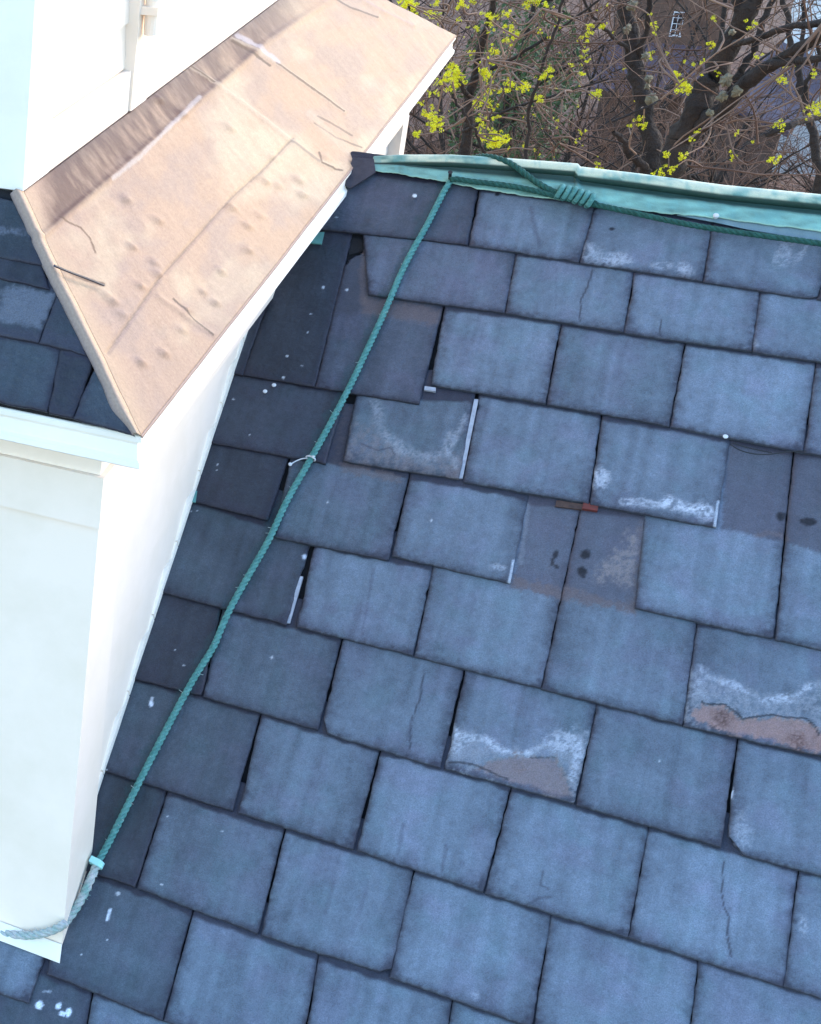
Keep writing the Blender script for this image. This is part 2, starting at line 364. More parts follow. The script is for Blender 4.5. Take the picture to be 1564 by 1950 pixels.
slate('c5f', (1478, 1220), (1750, 1280), (1790, 900), (1516, 864), tone=1.1, items=UNDER + [hole(1541, 994, 12, 7), hole(1528, 993, 5, 4)], label='long slate at the photo edge exposed by a missing slate')
slate('c6a', (295, 1126), (543, 1191), (588, 1040), (350, 950), ext=.1, tone=D3, items=[blob(580, 1060, 5, 5, PALE * 1.4, .9, .2)] + dots((365, 975, 2), (376, 973, 2)))
slate('c6b', (566, 1195), (785, 1250), (822, 1084), (600, 1040), items=[line([(712, 1085), (700, 1150), (690, 1210)], 3, DARK * 4, .4)])
slate('c6c', (791, 1252), (1028, 1312), (1103, 968), (856, 935), items=[
    poly([(1005, 940), (1110, 960), (1070, 1142), (974, 1118)], PURP * 1.25, .6, 5, .4), poly([(976, 1096), (1075, 1118), (1068, 1142), (972, 1116)], BROWN * .95, .7, 5), line([(1005, 960), (992, 1070)], 5, PALE * .6, .3),
    blob(1058, 1056, 5, 10, DARK, 1, .2, .3), blob(1052, 1070, 4, 9, DARK, 1, .2), blob(1060, 1079, 6, 4, DARK, 1, .2, .7)], label='long slate exposed by a missing slate with a crescent nail hole')
slate('c6d', (1033, 1314), (1298, 1382), (1352, 1000), (1108, 970), tone=1.05, items=[
    poly([(1080, 955), (1260, 985), (1212, 1164), (1068, 1136)], PURP * 1.3, .6, 5, .4), poly([(1170, 1050), (1215, 1010), (1200, 1110), (1140, 1100)], TAN, .75, 16, .9), line([(1225, 1000), (1212, 1140)], 14, BROWN * .7, .55, .7),
    poly([(1075, 1118), (1150, 1138), (1214, 1150), (1208, 1168), (1070, 1142)], BROWN * .95, .65, 5), hole(1115, 1056, 9, 8), hole(1107, 1088, 9, 8), blob(1111, 1097, 4, 5, DARK, 1, .2)], label='long slate with two nail holes and a tan smear')
slate('c6e', (1303, 1384), (1570, 1443), (1600, 1240), (1330, 1190), items=[
    poly([(1318, 1280), (1345, 1282), (1400, 1305), (1450, 1330), (1520, 1325), (1600, 1290), (1600, 1400), (1300, 1370)], PALE * .62, .6, 12, 1.), line([(1334, 1272), (1345, 1288), (1400, 1305), (1450, 1333), (1512, 1326), (1565, 1296)], 7, PALE * 1.1, .6, 1.2), blob(1485, 1332, 34, 10, PALE * 1.1, .55, 1.2), blob(1332, 1300, 14, 24, PALE, .5, 1.2), blob(1545, 1308, 22, 10, PALE * 1.1, .5, 1.2),
    poly([(1318, 1362), (1335, 1342), (1380, 1345), (1415, 1372), (1470, 1365), (1545, 1378), (1600, 1420), (1600, 1446), (1540, 1428), (1420, 1402), (1330, 1374)], np.array([.24, .15, .135]), .92, 4, .45),
    blob(1375, 1375, 24, 22, RUST, .85, .8), blob(1522, 1412, 28, 22, RUST * 1.3, .8, .8), blob(1410, 1398, 12, 7, DARK * 8, .7), blob(1460, 1412, 22, 8, DARK * 8, .7),
    line([(1336, 1335), (1342, 1341), (1380, 1341), (1400, 1355), (1415, 1369), (1430, 1366), (1468, 1361), (1500, 1366), (1535, 1368), (1552, 1382), (1560, 1400)], 2.2, DARK, .9, .12)], flakes=[[(1318, 1362), (1335, 1342), (1380, 1345), (1415, 1372), (1470, 1365), (1545, 1378), (1600, 1420), (1600, 1460), (1540, 1440), (1420, 1412), (1330, 1384)]], label='slate with a wavy crack, white bloom and orange brown flaking')
slate('c7a', (240, 1290), (383, 1326), (418, 1160), (300, 1128), tone=D2, hue=P_, items=dots((333, 1238, 2), (350, 1267, 2.5)))
slate('c7b', (388, 1328), (604, 1391), (647, 1222), (424, 1162), tone=D4, items=dots((518, 1252, 3.5)))
slate('c7c', (612, 1395), (836, 1464), (882, 1272), (655, 1215), chips=[('bl', .012, .028)], items=[line([(808, 1276), (800, 1330), (786, 1365), (782, 1385), (781, 1430)], 1.8, DARK * 2, .8, .15), line([(786, 1366), (778, 1405)], 5, DARK * 4, .4)], label='slate with a vertical crack and a snapped lower left corner')
slate('c7d', (849, 1466), (1091, 1531), (1135, 1340), (888, 1275), items=[
    poly([(862, 1392), (925, 1408), (965, 1432), (1000, 1438), (1055, 1405), (1125, 1400), (1100, 1520), (850, 1455)], PALE * .62, .6, 10, 1.), line([(866, 1392), (890, 1404), (925, 1408), (958, 1428), (1000, 1436)], 8, PALE * 1.15, .8, 1.1), blob(880, 1415, 22, 24, PALE, .6, 1.2), blob(1075, 1412, 34, 18, PALE * 1.05, .65, 1.3), blob(1105, 1425, 16, 30, PALE * 1.1, .6, 1.2), line([(1000, 1436), (1035, 1420), (1062, 1404)], 5, PALE, .5, 1.2), line([(1104, 1415), (1090, 1482)], 10, PALE, .6, .7),
    poly([(905, 1466), (920, 1450), (985, 1438), (1060, 1442), (1076, 1475), (1092, 1520), (1060, 1520), (985, 1492), (930, 1474)], np.array([.165, .13, .135]), .88, 5, .5), blob(988, 1468, 18, 14, BROWN * 1.2, .7),
    line([(855, 1452), (875, 1451), (900, 1456), (925, 1465), (945, 1475), (968, 1484)], 2.2, DARK, .8, .2), line([(1010, 1443), (1060, 1442)], 1.6, DARK, .6, .2),
    line([(870, 1462), (950, 1484), (1010, 1500), (1085, 1522)], 5, DARK * 4, .75, .8)], flakes=[[(855, 1455), (905, 1462), (920, 1450), (985, 1438), (1060, 1442), (1076, 1475), (1096, 1535), (985, 1505), (850, 1475)]], label='slate with white bloom over a flaked brown lower corner')
slate('c7e', (1099, 1536), (1370, 1614), (1402, 1408), (1139, 1342), tone=1.03, items=dots((1257, 1449, 2)) + [line([(1112, 1425), (1104, 1460), (1098, 1480)], 5, PALE * 1.1, .5, .9)])
slate('c7f', (1385, 1622), (1640, 1690), (1670, 1470), (1408, 1410), tone=1.03, chips=[('bl', .02, .03)], items=[blob(1415, 1580, 22, 38, PALE, .4, .9), blob(1393, 1510, 4, 12, PALE * 1.7, .9, .4)], label='slate with a clipped lower left corner')
slate('c8a', (185, 1465), (441, 1545), (492, 1362), (235, 1288), tone=D3, items=dots((288, 1336, 5), (290, 1330, 4), (202, 1466, 2.5)) + [blob(288, 1340, 4, 6, PALE * 1.7, 1, .3)])
slate('c8b', (455, 1549), (670, 1619), (720, 1432), (498, 1365))
slate('c8c', (682, 1622), (918, 1700), (970, 1502), (726, 1434), items=[blob(880, 1644, 5, 5, DARK * 4, .7), line([(768, 1570), (758, 1630)], 4, DARK * 4, .4), line([(850, 1610), (842, 1660)], 4, DARK * 4, .4)], tone=1.05)
slate('c8d', (926, 1702), (1193, 1787), (1233, 1578), (976, 1504), tone=1.08, items=[line([(1034, 1660), (1030, 1685), (1045, 1692)], 3, DARK * 3, .5, .4), line([(1005, 1722), (1028, 1710), (1050, 1708)], 3, DARK * 3, .5, .4), blob(980, 1690, 12, 8, DARK * 4, .4)])
slate('c8e', (1199, 1788), (1490, 1880), (1519, 1658), (1238, 1580), tone=1.08, items=[line([(1378, 1640), (1375, 1700), (1379, 1728), (1388, 1745), (1385, 1780), (1392, 1820)], 2.2, DARK * 2, .8, .2), line([(1390, 1730), (1386, 1765), (1392, 1815)], 6, DARK * 3, .5, .6)], label='slate with a crooked dark crack running down it')
slate('c8f', (1495, 1882), (1760, 1960), (1790, 1735), (1525, 1660), items=[blob(1530, 1765, 8, 20, PALE, .5)])
slate('c9a', (150, 1655), (256, 1691), (313, 1512), (190, 1465), tone=D2)
slate('c9b', (262, 1693), (490, 1779), (538, 1583), (318, 1514), tone=D4, items=dots((308, 1684, 3), (423, 1583, 2), (400, 1570, 1.5), (319, 1555, 2)))
slate('c9c', (498, 1783), (742, 1858), (785, 1660), (544, 1585), tone=1.12, chips=[('br', .016, .012)], items=[line([(640, 1670), (620, 1740)], 5, DARK * 5, .3), line([(700, 1690), (670, 1780)], 5, DARK * 5, .3)])
slate('c9d', (742, 1862), (1010, 1957), (1048, 1745), (790, 1662), tone=1.14, items=[blob(905, 1895, 8, 10, PALE, .4)])  # lower middle slates toned lighter, carrying the light gradient
slate('c9e', (1018, 1960), (1300, 2055), (1328, 1833), (1052, 1747), tone=1.12)
slate('c9f', (1308, 2058), (1600, 2150), (1620, 1920), (1333, 1835), tone=1.1)
slate('c10a', (92, 1857), (308, 1944), (362, 1742), (130, 1655), tone=D3, items=dots((225, 1702, 5), (205, 1790, 2), (155, 1818, 2.5)) + [line([(210, 1732), (204, 1752)], 3, PALE * 1.7, 1, .2)])
slate('c10b', (314, 1946), (565, 2045), (602, 1828), (368, 1744), tone=1.05)
slate('c10c', (572, 2047), (820, 2140), (860, 1905), (607, 1830), tone=1.1)
slate('c10d', (826, 2142), (1100, 2240), (1130, 2005), (865, 1907), tone=1.1)
slate('c10z', (-120, 1855), (52, 1912), (88, 1810), (-70, 1745), tone=.95)
slate('c11a', (-60, 2040), (135, 2110), (172, 1895), (5, 1830), tone=D3, items=[blob(76, 1916, 8, 8, PALE * 1.7, 1, .5), blob(112, 1916, 5, 8, PALE * 1.6, 1, .5, .5), blob(118, 1930, 8, 5, PALE * 1.6, 1, .5), blob(131, 1928, 5, 9, PALE * 1.7, 1, .4, .3), blob(90, 1888, 12, 3, PALE, .6, .8)], label='slate spotted with white paint')
slate('c11b', (142, 2112), (380, 2200), (420, 1985), (178, 1897), tone=.95)
slate('c11z', (-300, 1950), (-68, 2037), (0, 1885), (-200, 1800), tone=.95)

# slates lying beyond the picture, kept as one field
mbf = MB(); FC = []
def plain(u0, u1, v1):
    v0 = v1 - .27
    a = [roof(np.array(u), np.array(v), h) for u, v, h in ((u0, v1, .011), (u1, v1, .011), (u1, v0, 0.), (u0, v0, 0.))]
    mbf.slab(a, NR, .007); g_ = .85 + .3 * random.random(); FC.extend([[.112 * g_, .139 * g_, .172 * g_]] * 8)
EDGE[4] = EDGE[5] + .01
vk = [.2013, .3542, .5551, .7649, .9537, 1.1519, 1.3505, 1.5513, 1.7464, 1.9537, 2.154, 2.354, 2.554, 2.754, 2.954, 3.12]
for k, v in enumerate(vk):
    umin = .66 if k < 9 else (.62 if k == 9 else (.18 if k == 10 else -.4))
    if k > 11: umin = -2.2
    u = EDGE.get(k + 1, umin) + .003 if k <= 10 else umin
    while u < 1.8:
        plain(u, u + .207, v); u += .21
    if k in (10, 11):
        u = -2.2
        while u < -.95: plain(u, u + .207, v); u += .21
fo = mesh('slate_field', mbf.V, mbf.F, M_slate, deck, col=np.array(FC))
fo['kind'] = 'stuff'
hpd = lambda o: o

# small flashings, chips, holes and nails on the main roof
def tab(name, pxs, mt, h0, t, label=None):
    mb = MB(); P = onplane(np.array(pxs, float), NR, h0); mb.slab(P, NR, t)
    o = hpd(mb.build(name, mt, deck)); 
    if label: o['label'] = label
    return o
tab('flashing_strip', [(903, 764), (911, 765), (881, 915), (873, 915)][::-1], M_alu, .004, .009, 'narrow bright metal strip between two slates')
tab('flashing_strip', [(572, 1101), (578, 1102), (553, 1190), (543, 1190)][::-1], M_alu, .004, .009, 'pale metal strip beside the rope')
tab('flashing_strip', [(545, 1190), (575, 1198), (575, 1201), (545, 1193)][::-1], M_alu, .006, .003)
tab('flashing_tab', [(809, 738), (830, 741), (830, 748), (808, 745)][::-1], M_alu, .012, .006, 'small white tab under a slate edge')
tab('flashing_tab', [(592, 444), (618, 444), (613, 466), (586, 464)][::-1], M_verdtab, .016, .004, 'green copper tab below the dormer eave')
tab('flashing_tab', [(350, 930), (376, 936), (373, 958), (345, 952)][::-1], M_verdtab, .016, .003, 'green copper tab at the dormer wall')
tab('wood_chip', [(1060, 955), (1112, 963), (1108, 973), (1057, 967)][::-1], M_wood, .006, .006)
tab('red_chip', [(1111, 960), (1140, 964), (1137, 977), (1108, 972)][::-1], M_rust, .006, .009)
tab('roofing_felt', [(668, 452), (700, 456), (694, 478), (664, 486)][::-1], M_deck, .0005, .0004)
for q in [(790, 373), (1382, 831), (1364, 410), (505, 745), (522, 733)]:
    P = onplane(np.array(q, float), NR, .019); mb = MB(); mb.tube([P - NR * .004, P, P + NR * .0015], [.003, .0045, .003], 10)
    hpd(mb.build('nail', M_nail, deck))
# broken wire loops
mb = MB()
px = smooth_path([(1392, 846), (1405, 856), (1430, 864), (1462, 866), (1500, 860), (1535, 858)], 30)
mb.tube(onplane(px, NR, .0215), .0012, 6)
px = smooth_path([(1395, 843), (1420, 852), (1470, 862)], 20); mb.tube(onplane(px, NR, .02), .0012, 6)
tag(mb.build('wire', M_wire), 'thin dark wire loop poking out under a slate at the right', 'wire')

# ---------------------------------------------------------------- ridge cap
def lerp_tab(xs, tab_):
    t = np.array(tab_, float); return np.stack([xs, np.interp(xs, t[:, 0], t[:, 1])], -1)
T_top = [(715, 299), (764, 296), (860, 296), (969, 303), (1099, 313), (1104, 319), (1224, 333), (1378, 354), (1564, 372), (2000, 418), (2900, 513)]
T_cre = [(715, 309), (764, 311), (866, 319), (969, 326), (1060, 334), (1099, 339), (1104, 345), (1224, 362), (1378, 382), (1564, 402), (2000, 452), (2900, 555)]
T_apr = [(715, 327), (764, 333), (850, 347), (912, 360), (1000, 373), (1133, 391), (1250, 407), (1367, 418), (1564, 444), (2000, 500), (2900, 616)]
def ridge_piece(x0, x1, off, label, seed):
    xs = np.linspace(x0, x1, 300)
    top = onplane(lerp_tab(xs, T_top), (0, 1, 0), .004); cre = onplane(lerp_tab(xs, T_cre), (0, 1, 0), -.016)
    jag = (fbm(xs / 14, xs * 0, seed, 4) - .5) * 5
    ap = lerp_tab(xs, T_apr); ap[:, 1] += jag; apr = onplane(ap, NR, .020)
    X = top[:, 0]; rows = []; tags = []
    wob = (fbm(X * 9, X * 0 + 3, seed, 4) - .5) * .006
    r = .0135 + off
    # apron from its lower edge to the crease, then the roll, then the back apron
    for f in np.linspace(0, 1, 14):
        p = apr * (1 - f) + np.stack([X, np.interp(X, cre[:, 0], cre[:, 1]), np.interp(X, cre[:, 0], cre[:, 2])], 1) * f
        p = p.copy(); p[:, 0] = apr[:, 0] * (1 - f) + X * f
        p[:, 2] += off - .005 * math.exp(-((f - .93) / .1) ** 2) + (fbm(X * 20, X * 0 + f * 3, seed + 4, 3) - .5) * .0035 * math.sin(math.pi * f); rows.append(p); tags.append(('a', f))
    zc = np.interp(X, cre[:, 0], cre[:, 2])
    for an in np.linspace(-140, 150, 22):
        a = math.radians(an)
        ctr = top[:, 2] - r
        y = .004 + wob * .5 + (-r) * math.cos(math.radians(90 - an)) * -1 * -1
        y = .004 + wob * .5 + r * 1.15 * math.sin(a)
        z = ctr + r * math.cos(a)
        rows.append(np.stack([X, y, z], 1)); tags.append(('r', an))
    for f in np.linspace(0, 1, 6)[1:]:
        rows.append(np.stack([X, X * 0 + .016 + f * .06, top[:, 2] - .03 - f * .048], 1)); tags.append(('b', f))
    G = np.stack(rows, 0); n, m_ = G.shape[:2]
    V = G.reshape(-1, 3); F = list(map(tuple, grid_faces(n, m_, flip=True)))
    px = proj(V); base = np.tile([.165, .34, .29], (len(V), 1)); nz = fbm(px[:, 0] / 40, px[:, 1] / 10, seed, 4)[:, None]
    base = base * (.35 + 1.3 * nz); pale = np.array([.52, .56, .42])
    kind = np.repeat([t[0] for t in tags], m_); val = np.repeat([t[1] for t in tags], m_)
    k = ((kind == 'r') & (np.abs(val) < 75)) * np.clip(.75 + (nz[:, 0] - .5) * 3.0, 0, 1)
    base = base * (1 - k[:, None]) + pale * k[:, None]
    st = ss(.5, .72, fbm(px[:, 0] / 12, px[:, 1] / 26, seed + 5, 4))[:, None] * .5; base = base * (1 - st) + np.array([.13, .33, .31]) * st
    dk = (kind == 'a') * ss(.60, .82, val + (nz[:, 0] - .5) * .2) + (kind == 'r') * (val < -75)      # shade of the fold painted in, blackish green
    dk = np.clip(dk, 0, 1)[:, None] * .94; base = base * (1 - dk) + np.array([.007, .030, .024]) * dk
    ed = ((kind == 'a') * ss(.10, .0, val))[:, None] * .6; base = base * (1 - ed) + np.array([.38, .55, .42]) * ed
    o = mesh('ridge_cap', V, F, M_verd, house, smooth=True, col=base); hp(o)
    md = o.modifiers.new('thick', 'SOLIDIFY'); md.thickness = .0016; md.offset = 1
    if label: o['label'] = label
    return o
rc1 = ridge_piece(712, 1104, 0., 'left length of green copper ridge cap ending at the dormer', 5)
rc2 = ridge_piece(1099, 2900, .0022, 'right length of green copper ridge cap', 21)
# lower lead strip under the right apron
xs = np.linspace(1290, 1990, 60)
a = lerp_tab(xs, T_apr); b = a.copy(); b[:, 1] += np.interp(xs, [1290, 1420, 1564, 1990], [0, 12, 17, 22])
P = np.stack([onplane(a - [0, 8], NR, .0185), onplane(b, NR, .0185)], 0)
o = mesh('ridge_flashing', P.reshape(-1, 3), list(map(tuple, grid_faces(2, 60, flip=True))), M_verd, house, col=np.tile([.13, .2, .22], (120, 1)) * (.8 + .5 * fbm(xs / 9, xs * 0, 3)).repeat(1)[None, :, None].repeat(2, 0).reshape(-1, 1)); hp(o)
md = o.modifiers.new('thick', 'SOLIDIFY'); md.thickness = .0015
# dark lead saddle where the ridge dies into the dormer
mb = MB()
Pa = [onplane(np.array(q, float), NR, .021) for q in [(655, 352), (668, 360), (716, 330), (712, 304), (672, 302)]]
mb.slab(Pa, NR, .004)
mb.slab([onplane(np.array(q, float), (0, 1, 0), y) for q, y in (((668, 352), -.03), ((716, 326), -.03), ((724, 303), 0.01), ((674, 300), 0.01))], (0, -.3, .95), .004)
hp(mb.build('lead_saddle', M_lead, house))
P = onplane(np.array((1364, 410.)), NR, .03); mb = MB(); mb.tube([P - NR * .008, P, P + NR * .003], [.004, .0055, .003], 12); hp(mb.build('nail', M_nail, house))

# ---------------------------------------------------------------- dormer
EX, EY0, EY1 = -.59, -1.655, 1.512        # eave line
TX, TY0, TY1, TZ = -.87, -1.44, .86, .285   # tower wall foot
def interp_pt(s): # s=0 top 1 eave
    return TX + (EX - TX) * s, TZ * (1 - s)
n, m_ = 170, 800
s = np.linspace(0, 1, n)[:, None] + np.zeros((1, m_)); tt = np.zeros((n, 1)) + np.linspace(0, 1, m_)[None]
X = TX + (EX - TX) * s; Z = TZ * (1 - s); Y0 = TY0 + (EY0 - TY0) * s; Y1 = TY1 + (EY1 - TY1) * s; Y = Y0 + (Y1 - Y0) * tt
P = np.stack([X, Y, Z], -1); NC = np.array([TZ, 0, -(EX - TX) * -1]); NC = np.array([TZ, 0, EX - TX]); NC /= np.linalg.norm(NC)
px = proj(P)
disp = (fbm(Y * 5, s * 3, 31, 4) - .5) * .006 + (fbm(Y * 26, s * 9, 35, 3) - .5) * .0016
dim = [(520, 300), (437, 243), (568, 343), (345, 217), (300, 190), (420, 516), (385, 555), (410, 575), (300, 523), (345, 628), (310, 672), (268, 690), (233, 600), (215, 575), (470, 477), (495, 410), (440, 395), (505, 345), (530, 352), (290, 500), (250, 470), (355, 590), (470, 430), (575, 370), (620, 300), (240, 380), (300, 420), (200, 560), (265, 545)]
for i, (x, y) in enumerate(dim):
    e = np.hypot((px[..., 0] - x) * .8 + (px[..., 1] - y) * .45, ((px[..., 1] - y) * .8 - (px[..., 0] - x) * .45) * 1.9) / 11
    disp += .0055 * np.exp(-e * e) * (1 if i % 3 else .7)
# long roll of the sheets along the eave and the joint lines
seamsA = [[(358, 125), (407, 156), (470, 200), (555, 268), (608, 307), (632, 318)], [(440, 75), (480, 92), (525, 120), (565, 148), (637, 200), (655, 212)], [(630, -5), (665, 15), (718, 34)], [(690, 0), (725, 20), (787, 48)], [(300, 565), (355, 603), (405, 636)]]
seamsB = [[(560, 262), (500, 325), (440, 378), (350, 480), (300, 535), (205, 672)]]
topband = [(60, 470), (120, 415), (200, 348), (290, 270), (378, 194), (440, 140), (511, 77), (629, 0)]
for q in seamsA:
    dd = seg_d(px, q); disp += .0028 * np.exp(-(dd / 5) ** 2)
    side = np.interp(px[..., 1], [k[1] for k in q], [k[0] for k in q]) - px[..., 0]
for q in seamsB:
    dd = seg_d(px, q); disp -= .0022 * np.exp(-(dd / 4) ** 2)
dd = seg_d(px, topband); disp += .003 * np.exp(-(dd / 7) ** 2)
P = P + disp[..., None] * NC
# colour
base = np.array([.285, .160, .098]); c = np.ones(px.shape[:-1] + (3,)) * base
nz = fbm(px[..., 0] / 60, px[..., 1] / 60, 41, 5); nf = fbm((px[..., 0] * .6 + px[..., 1] * .8) / 50, (px[..., 0] * .8 - px[..., 1] * .6) / 7, 44, 4)
k = ss(.45, .72, nz)[..., None] * .6; c = c * (1 - k) + np.array([.215, .135, .105]) * k
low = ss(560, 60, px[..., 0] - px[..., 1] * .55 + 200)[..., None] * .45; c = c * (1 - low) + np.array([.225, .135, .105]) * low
k = ss(.5, .8, fbm(px[..., 0] / 90 + 4, px[..., 1] / 90, 47, 4))[..., None] * .7; c = c * (1 - k) + np.array([.34, .225, .145]) * k
c = c * (.89 + .14 * nf + .14 * (fbm(px[..., 0] / 5, px[..., 1] / 5, 49, 3) - .5))[..., None] * np.array([1.32, 1.46, 1.52])
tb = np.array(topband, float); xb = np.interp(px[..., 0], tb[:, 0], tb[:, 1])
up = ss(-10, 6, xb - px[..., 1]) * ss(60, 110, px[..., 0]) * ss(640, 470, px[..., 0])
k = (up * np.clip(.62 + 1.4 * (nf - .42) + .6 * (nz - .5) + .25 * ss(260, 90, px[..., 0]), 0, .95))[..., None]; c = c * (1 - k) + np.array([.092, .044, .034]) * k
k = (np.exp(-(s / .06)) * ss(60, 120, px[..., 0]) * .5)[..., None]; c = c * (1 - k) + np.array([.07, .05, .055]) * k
dl = lambda q, wd, st, cc: paint(px, c, [line(q, wd, np.array(cc), st, .25)], 51)
c = dl([(380, 185), (330, 235), (265, 300), (215, 340)], 5, .6, (.42, .36, .34))
for q in seamsA[:2]: c = dl(q, 4, .4, (.42, .33, .24))
c = dl([(440, 78), (470, 95), (515, 125)], 3, .8, (.05, .02, .012)); c = dl([(525, 120), (565, 148), (637, 200), (655, 212)], 2.4, .8, (.06, .022, .012))
c = dl([(452, 68), (490, 88), (530, 118)], 6, .6, (.38, .34, .36)); c = dl([(357, 124), (380, 138), (407, 157)], 2, .8, (.055, .022, .013))
c = dl([(555, 268), (608, 307)], 3, .5, (.07, .04, .036)); c = dl([(630, -5), (665, 15), (718, 34)], 2, .8, (.07, .04, .036)); c = dl([(690, 0), (725, 20), (787, 48)], 2, .6, (.3, .2, .18))
c = dl(seamsB[0], 2.2, .55, (.11, .07, .06)); c = dl([(330, 570), (370, 610), (405, 637)], 2.2, .75, (.035, .02, .02))
c = dl([(608, 290), (612, 310), (640, 322), (652, 324)], 2, .85, (.06, .024, .014)); c = dl([(598, 235), (640, 262), (690, 280)], 2, .6, (.06, .035, .03)); c = dl([(605, 222), (650, 245), (672, 258)], 2, .6, (.07, .04, .036)); c = dl([(590, 215), (620, 250), (670, 290)], 9, .35, (.4, .3, .22))
c = dl([(112, 413), (125, 420), (155, 432), (172, 452), (184, 480)], 2, .8, (.08, .035, .02)); c = dl([(105, 505), (140, 522), (196, 542)], 4, .85, (.06, .024, .014))
for x, y in dim: c = paint(px, c, [blob(x - 3, y + 3, 8, 4, np.array([.17, .10, .075]), .12, .3, .6)], 52)  # faint shade of each dimple painted on the sheet
k = (ss(.03, 0, tt) * .6)[..., None]; c = c * (1 - k) + np.array([.42, .28, .18]) * k      # paler hip edge
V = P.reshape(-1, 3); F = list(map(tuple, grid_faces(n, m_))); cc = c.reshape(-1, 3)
# wrap over the hip on to the front slope and drip lip over the eave
NF = np.array([0, -TZ, -(EY0 - TY0)]) ; NF = NF / np.linalg.norm(NF)      # front slope normal (faces -Y and up)
hipdir = np.array([EX - TX, EY0 - TY0, -TZ]); hipdir /= np.linalg.norm(hipdir)
side = np.cross(NF, hipdir); side /= np.linalg.norm(side)
if side[0] > 0: side = -side
s1 = np.linspace(0, 1, n); hip = P[:, 0]
wd = (.021 + .010 * (fbm(s1 * 5, s1 * 0, 61, 3) - .4)) * (1 - .55 * ss(.86, 1, s1))
rows = [hip]
for f in (.15, .35, .6, .85, 1.):
    rows.append(hip + side * (wd * f)[:, None] + NF * (.024 * min(1, f / .3) - .010 * f * f))
Wp = np.stack(rows, 1); o2 = len(V); V = np.vstack([V, Wp.reshape(-1, 3)]); F += [tuple(q) for q in grid_faces(n, len(rows), o2, True)]
cw = np.tile([.42, .29, .2], (n * len(rows), 1)); kf = np.tile([0, .1, .25, .45, .7, .9], n)[:, None]; cw = cw * (1 - kf) + np.array([.2, .17, .18]) * kf
cc = np.vstack([cc, cw])
lip = np.stack([P[-1], P[-1] + [.002, 0, -.001], P[-1] + [.003, 0, -.004]], 0); o2 = len(V); V = np.vstack([V, lip.reshape(-1, 3)])
F += [tuple(q) for q in grid_faces(3, m_, o2)]; cc = np.vstack([cc, np.tile([.34, .23, .18], (3 * m_, 1))])
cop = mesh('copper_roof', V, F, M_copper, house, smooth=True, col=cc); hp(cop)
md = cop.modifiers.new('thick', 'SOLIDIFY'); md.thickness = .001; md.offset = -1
# loose strand on the copper
mb = MB()
pp = smooth_path([(104, 506), (130, 517), (160, 528), (198, 543)], 30); mb.tube(onplane(pp, NC, .009, (EX, 0, 0)), .0022, 6)
hp(mb.build('sealant_seam', M_lead, house))
# roof underlay for the dormer: front slope and far slope
mb = MB()
A = np.array([TX, TY0, TZ]); B = np.array([EX, EY0, 0]); 
mb.slab([np.array([-2.2, EY0, 0]) - NF * .012, B - NF * .012 - [0.012, 0, 0], A - NF * .012, np.array([-2.2, TY0, TZ]) - NF * .012], NF, .010)
mb_ = MB(); mb_.slab([np.array([EX - .004, EY1 - .002, -.002]), np.array([-2.2, EY1 - .002, -.002]), np.array([-2.2, TY1, TZ]), np.array([TX, TY1, TZ])], (0, .3, .9), .003); hp(mb_.build('far_hip_roof', M_deck, house))
droof = hp(mb.build('hip_roof', M_deck, house))
# slates on the hip
pl = (B, np.array([1., 0, 0]), np.cross(NF, np.array([1., 0, 0])), NF)
if pl[2][2] < 0: pl = (pl[0], pl[1], -pl[2], NF)
def hs(key, *q, **k):
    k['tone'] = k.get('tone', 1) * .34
    return slate(key, *q, plane=pl, parent=droof, lift=.009, gap=-.0024, **k)
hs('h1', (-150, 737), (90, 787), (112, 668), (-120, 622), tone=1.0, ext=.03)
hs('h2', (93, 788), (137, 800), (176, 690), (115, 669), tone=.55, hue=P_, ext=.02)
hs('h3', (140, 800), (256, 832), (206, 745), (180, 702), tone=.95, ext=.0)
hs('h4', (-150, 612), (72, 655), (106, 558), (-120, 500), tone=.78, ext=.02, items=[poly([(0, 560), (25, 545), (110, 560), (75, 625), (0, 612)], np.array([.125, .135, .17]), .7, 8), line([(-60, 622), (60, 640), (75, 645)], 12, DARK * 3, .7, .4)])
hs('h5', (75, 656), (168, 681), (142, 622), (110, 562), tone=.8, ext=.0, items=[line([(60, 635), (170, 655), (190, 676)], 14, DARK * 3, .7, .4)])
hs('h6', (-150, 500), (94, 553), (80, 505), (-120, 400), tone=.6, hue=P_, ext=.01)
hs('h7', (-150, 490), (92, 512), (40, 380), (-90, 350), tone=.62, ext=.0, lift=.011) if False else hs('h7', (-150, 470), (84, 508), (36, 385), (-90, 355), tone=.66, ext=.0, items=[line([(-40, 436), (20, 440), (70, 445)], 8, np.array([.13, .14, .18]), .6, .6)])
tag(droof, 'dark slated hip end on the front of the dormer')

# fascia and soffit swept round the eave
def sweep(name, prof, mt, plan, smooth=False):
    plan = np.array(plan, float); n = len(plan); V = []
    for i in range(n):
        d0 = plan[i] - plan[i - 1] if i else plan[1] - plan[0]; d1 = plan[i + 1] - plan[i] if i < n - 1 else d0
        d0 = d0 / np.linalg.norm(d0); d1 = d1 / np.linalg.norm(d1); n0 = np.array([d0[1], -d0[0]]); n1 = np.array([d1[1], -d1[0]])
        b = n0 + n1; b = b / (b @ n0)
        for o_, z in prof: V.append((plan[i][0] + b[0] * o_, plan[i][1] + b[1] * o_, z))
    k = len(prof); F = [(i * k + j, i * k + j + 1, (i + 1) * k + j + 1, (i + 1) * k + j) for i in range(n - 1) for j in range(k - 1)]
    return hp(mesh(name, V, [f[::-1] for f in F], mt, house, smooth))
plan = [(-2.2, EY0), (EX, EY0), (EX, EY1), (-2.2, EY1)]
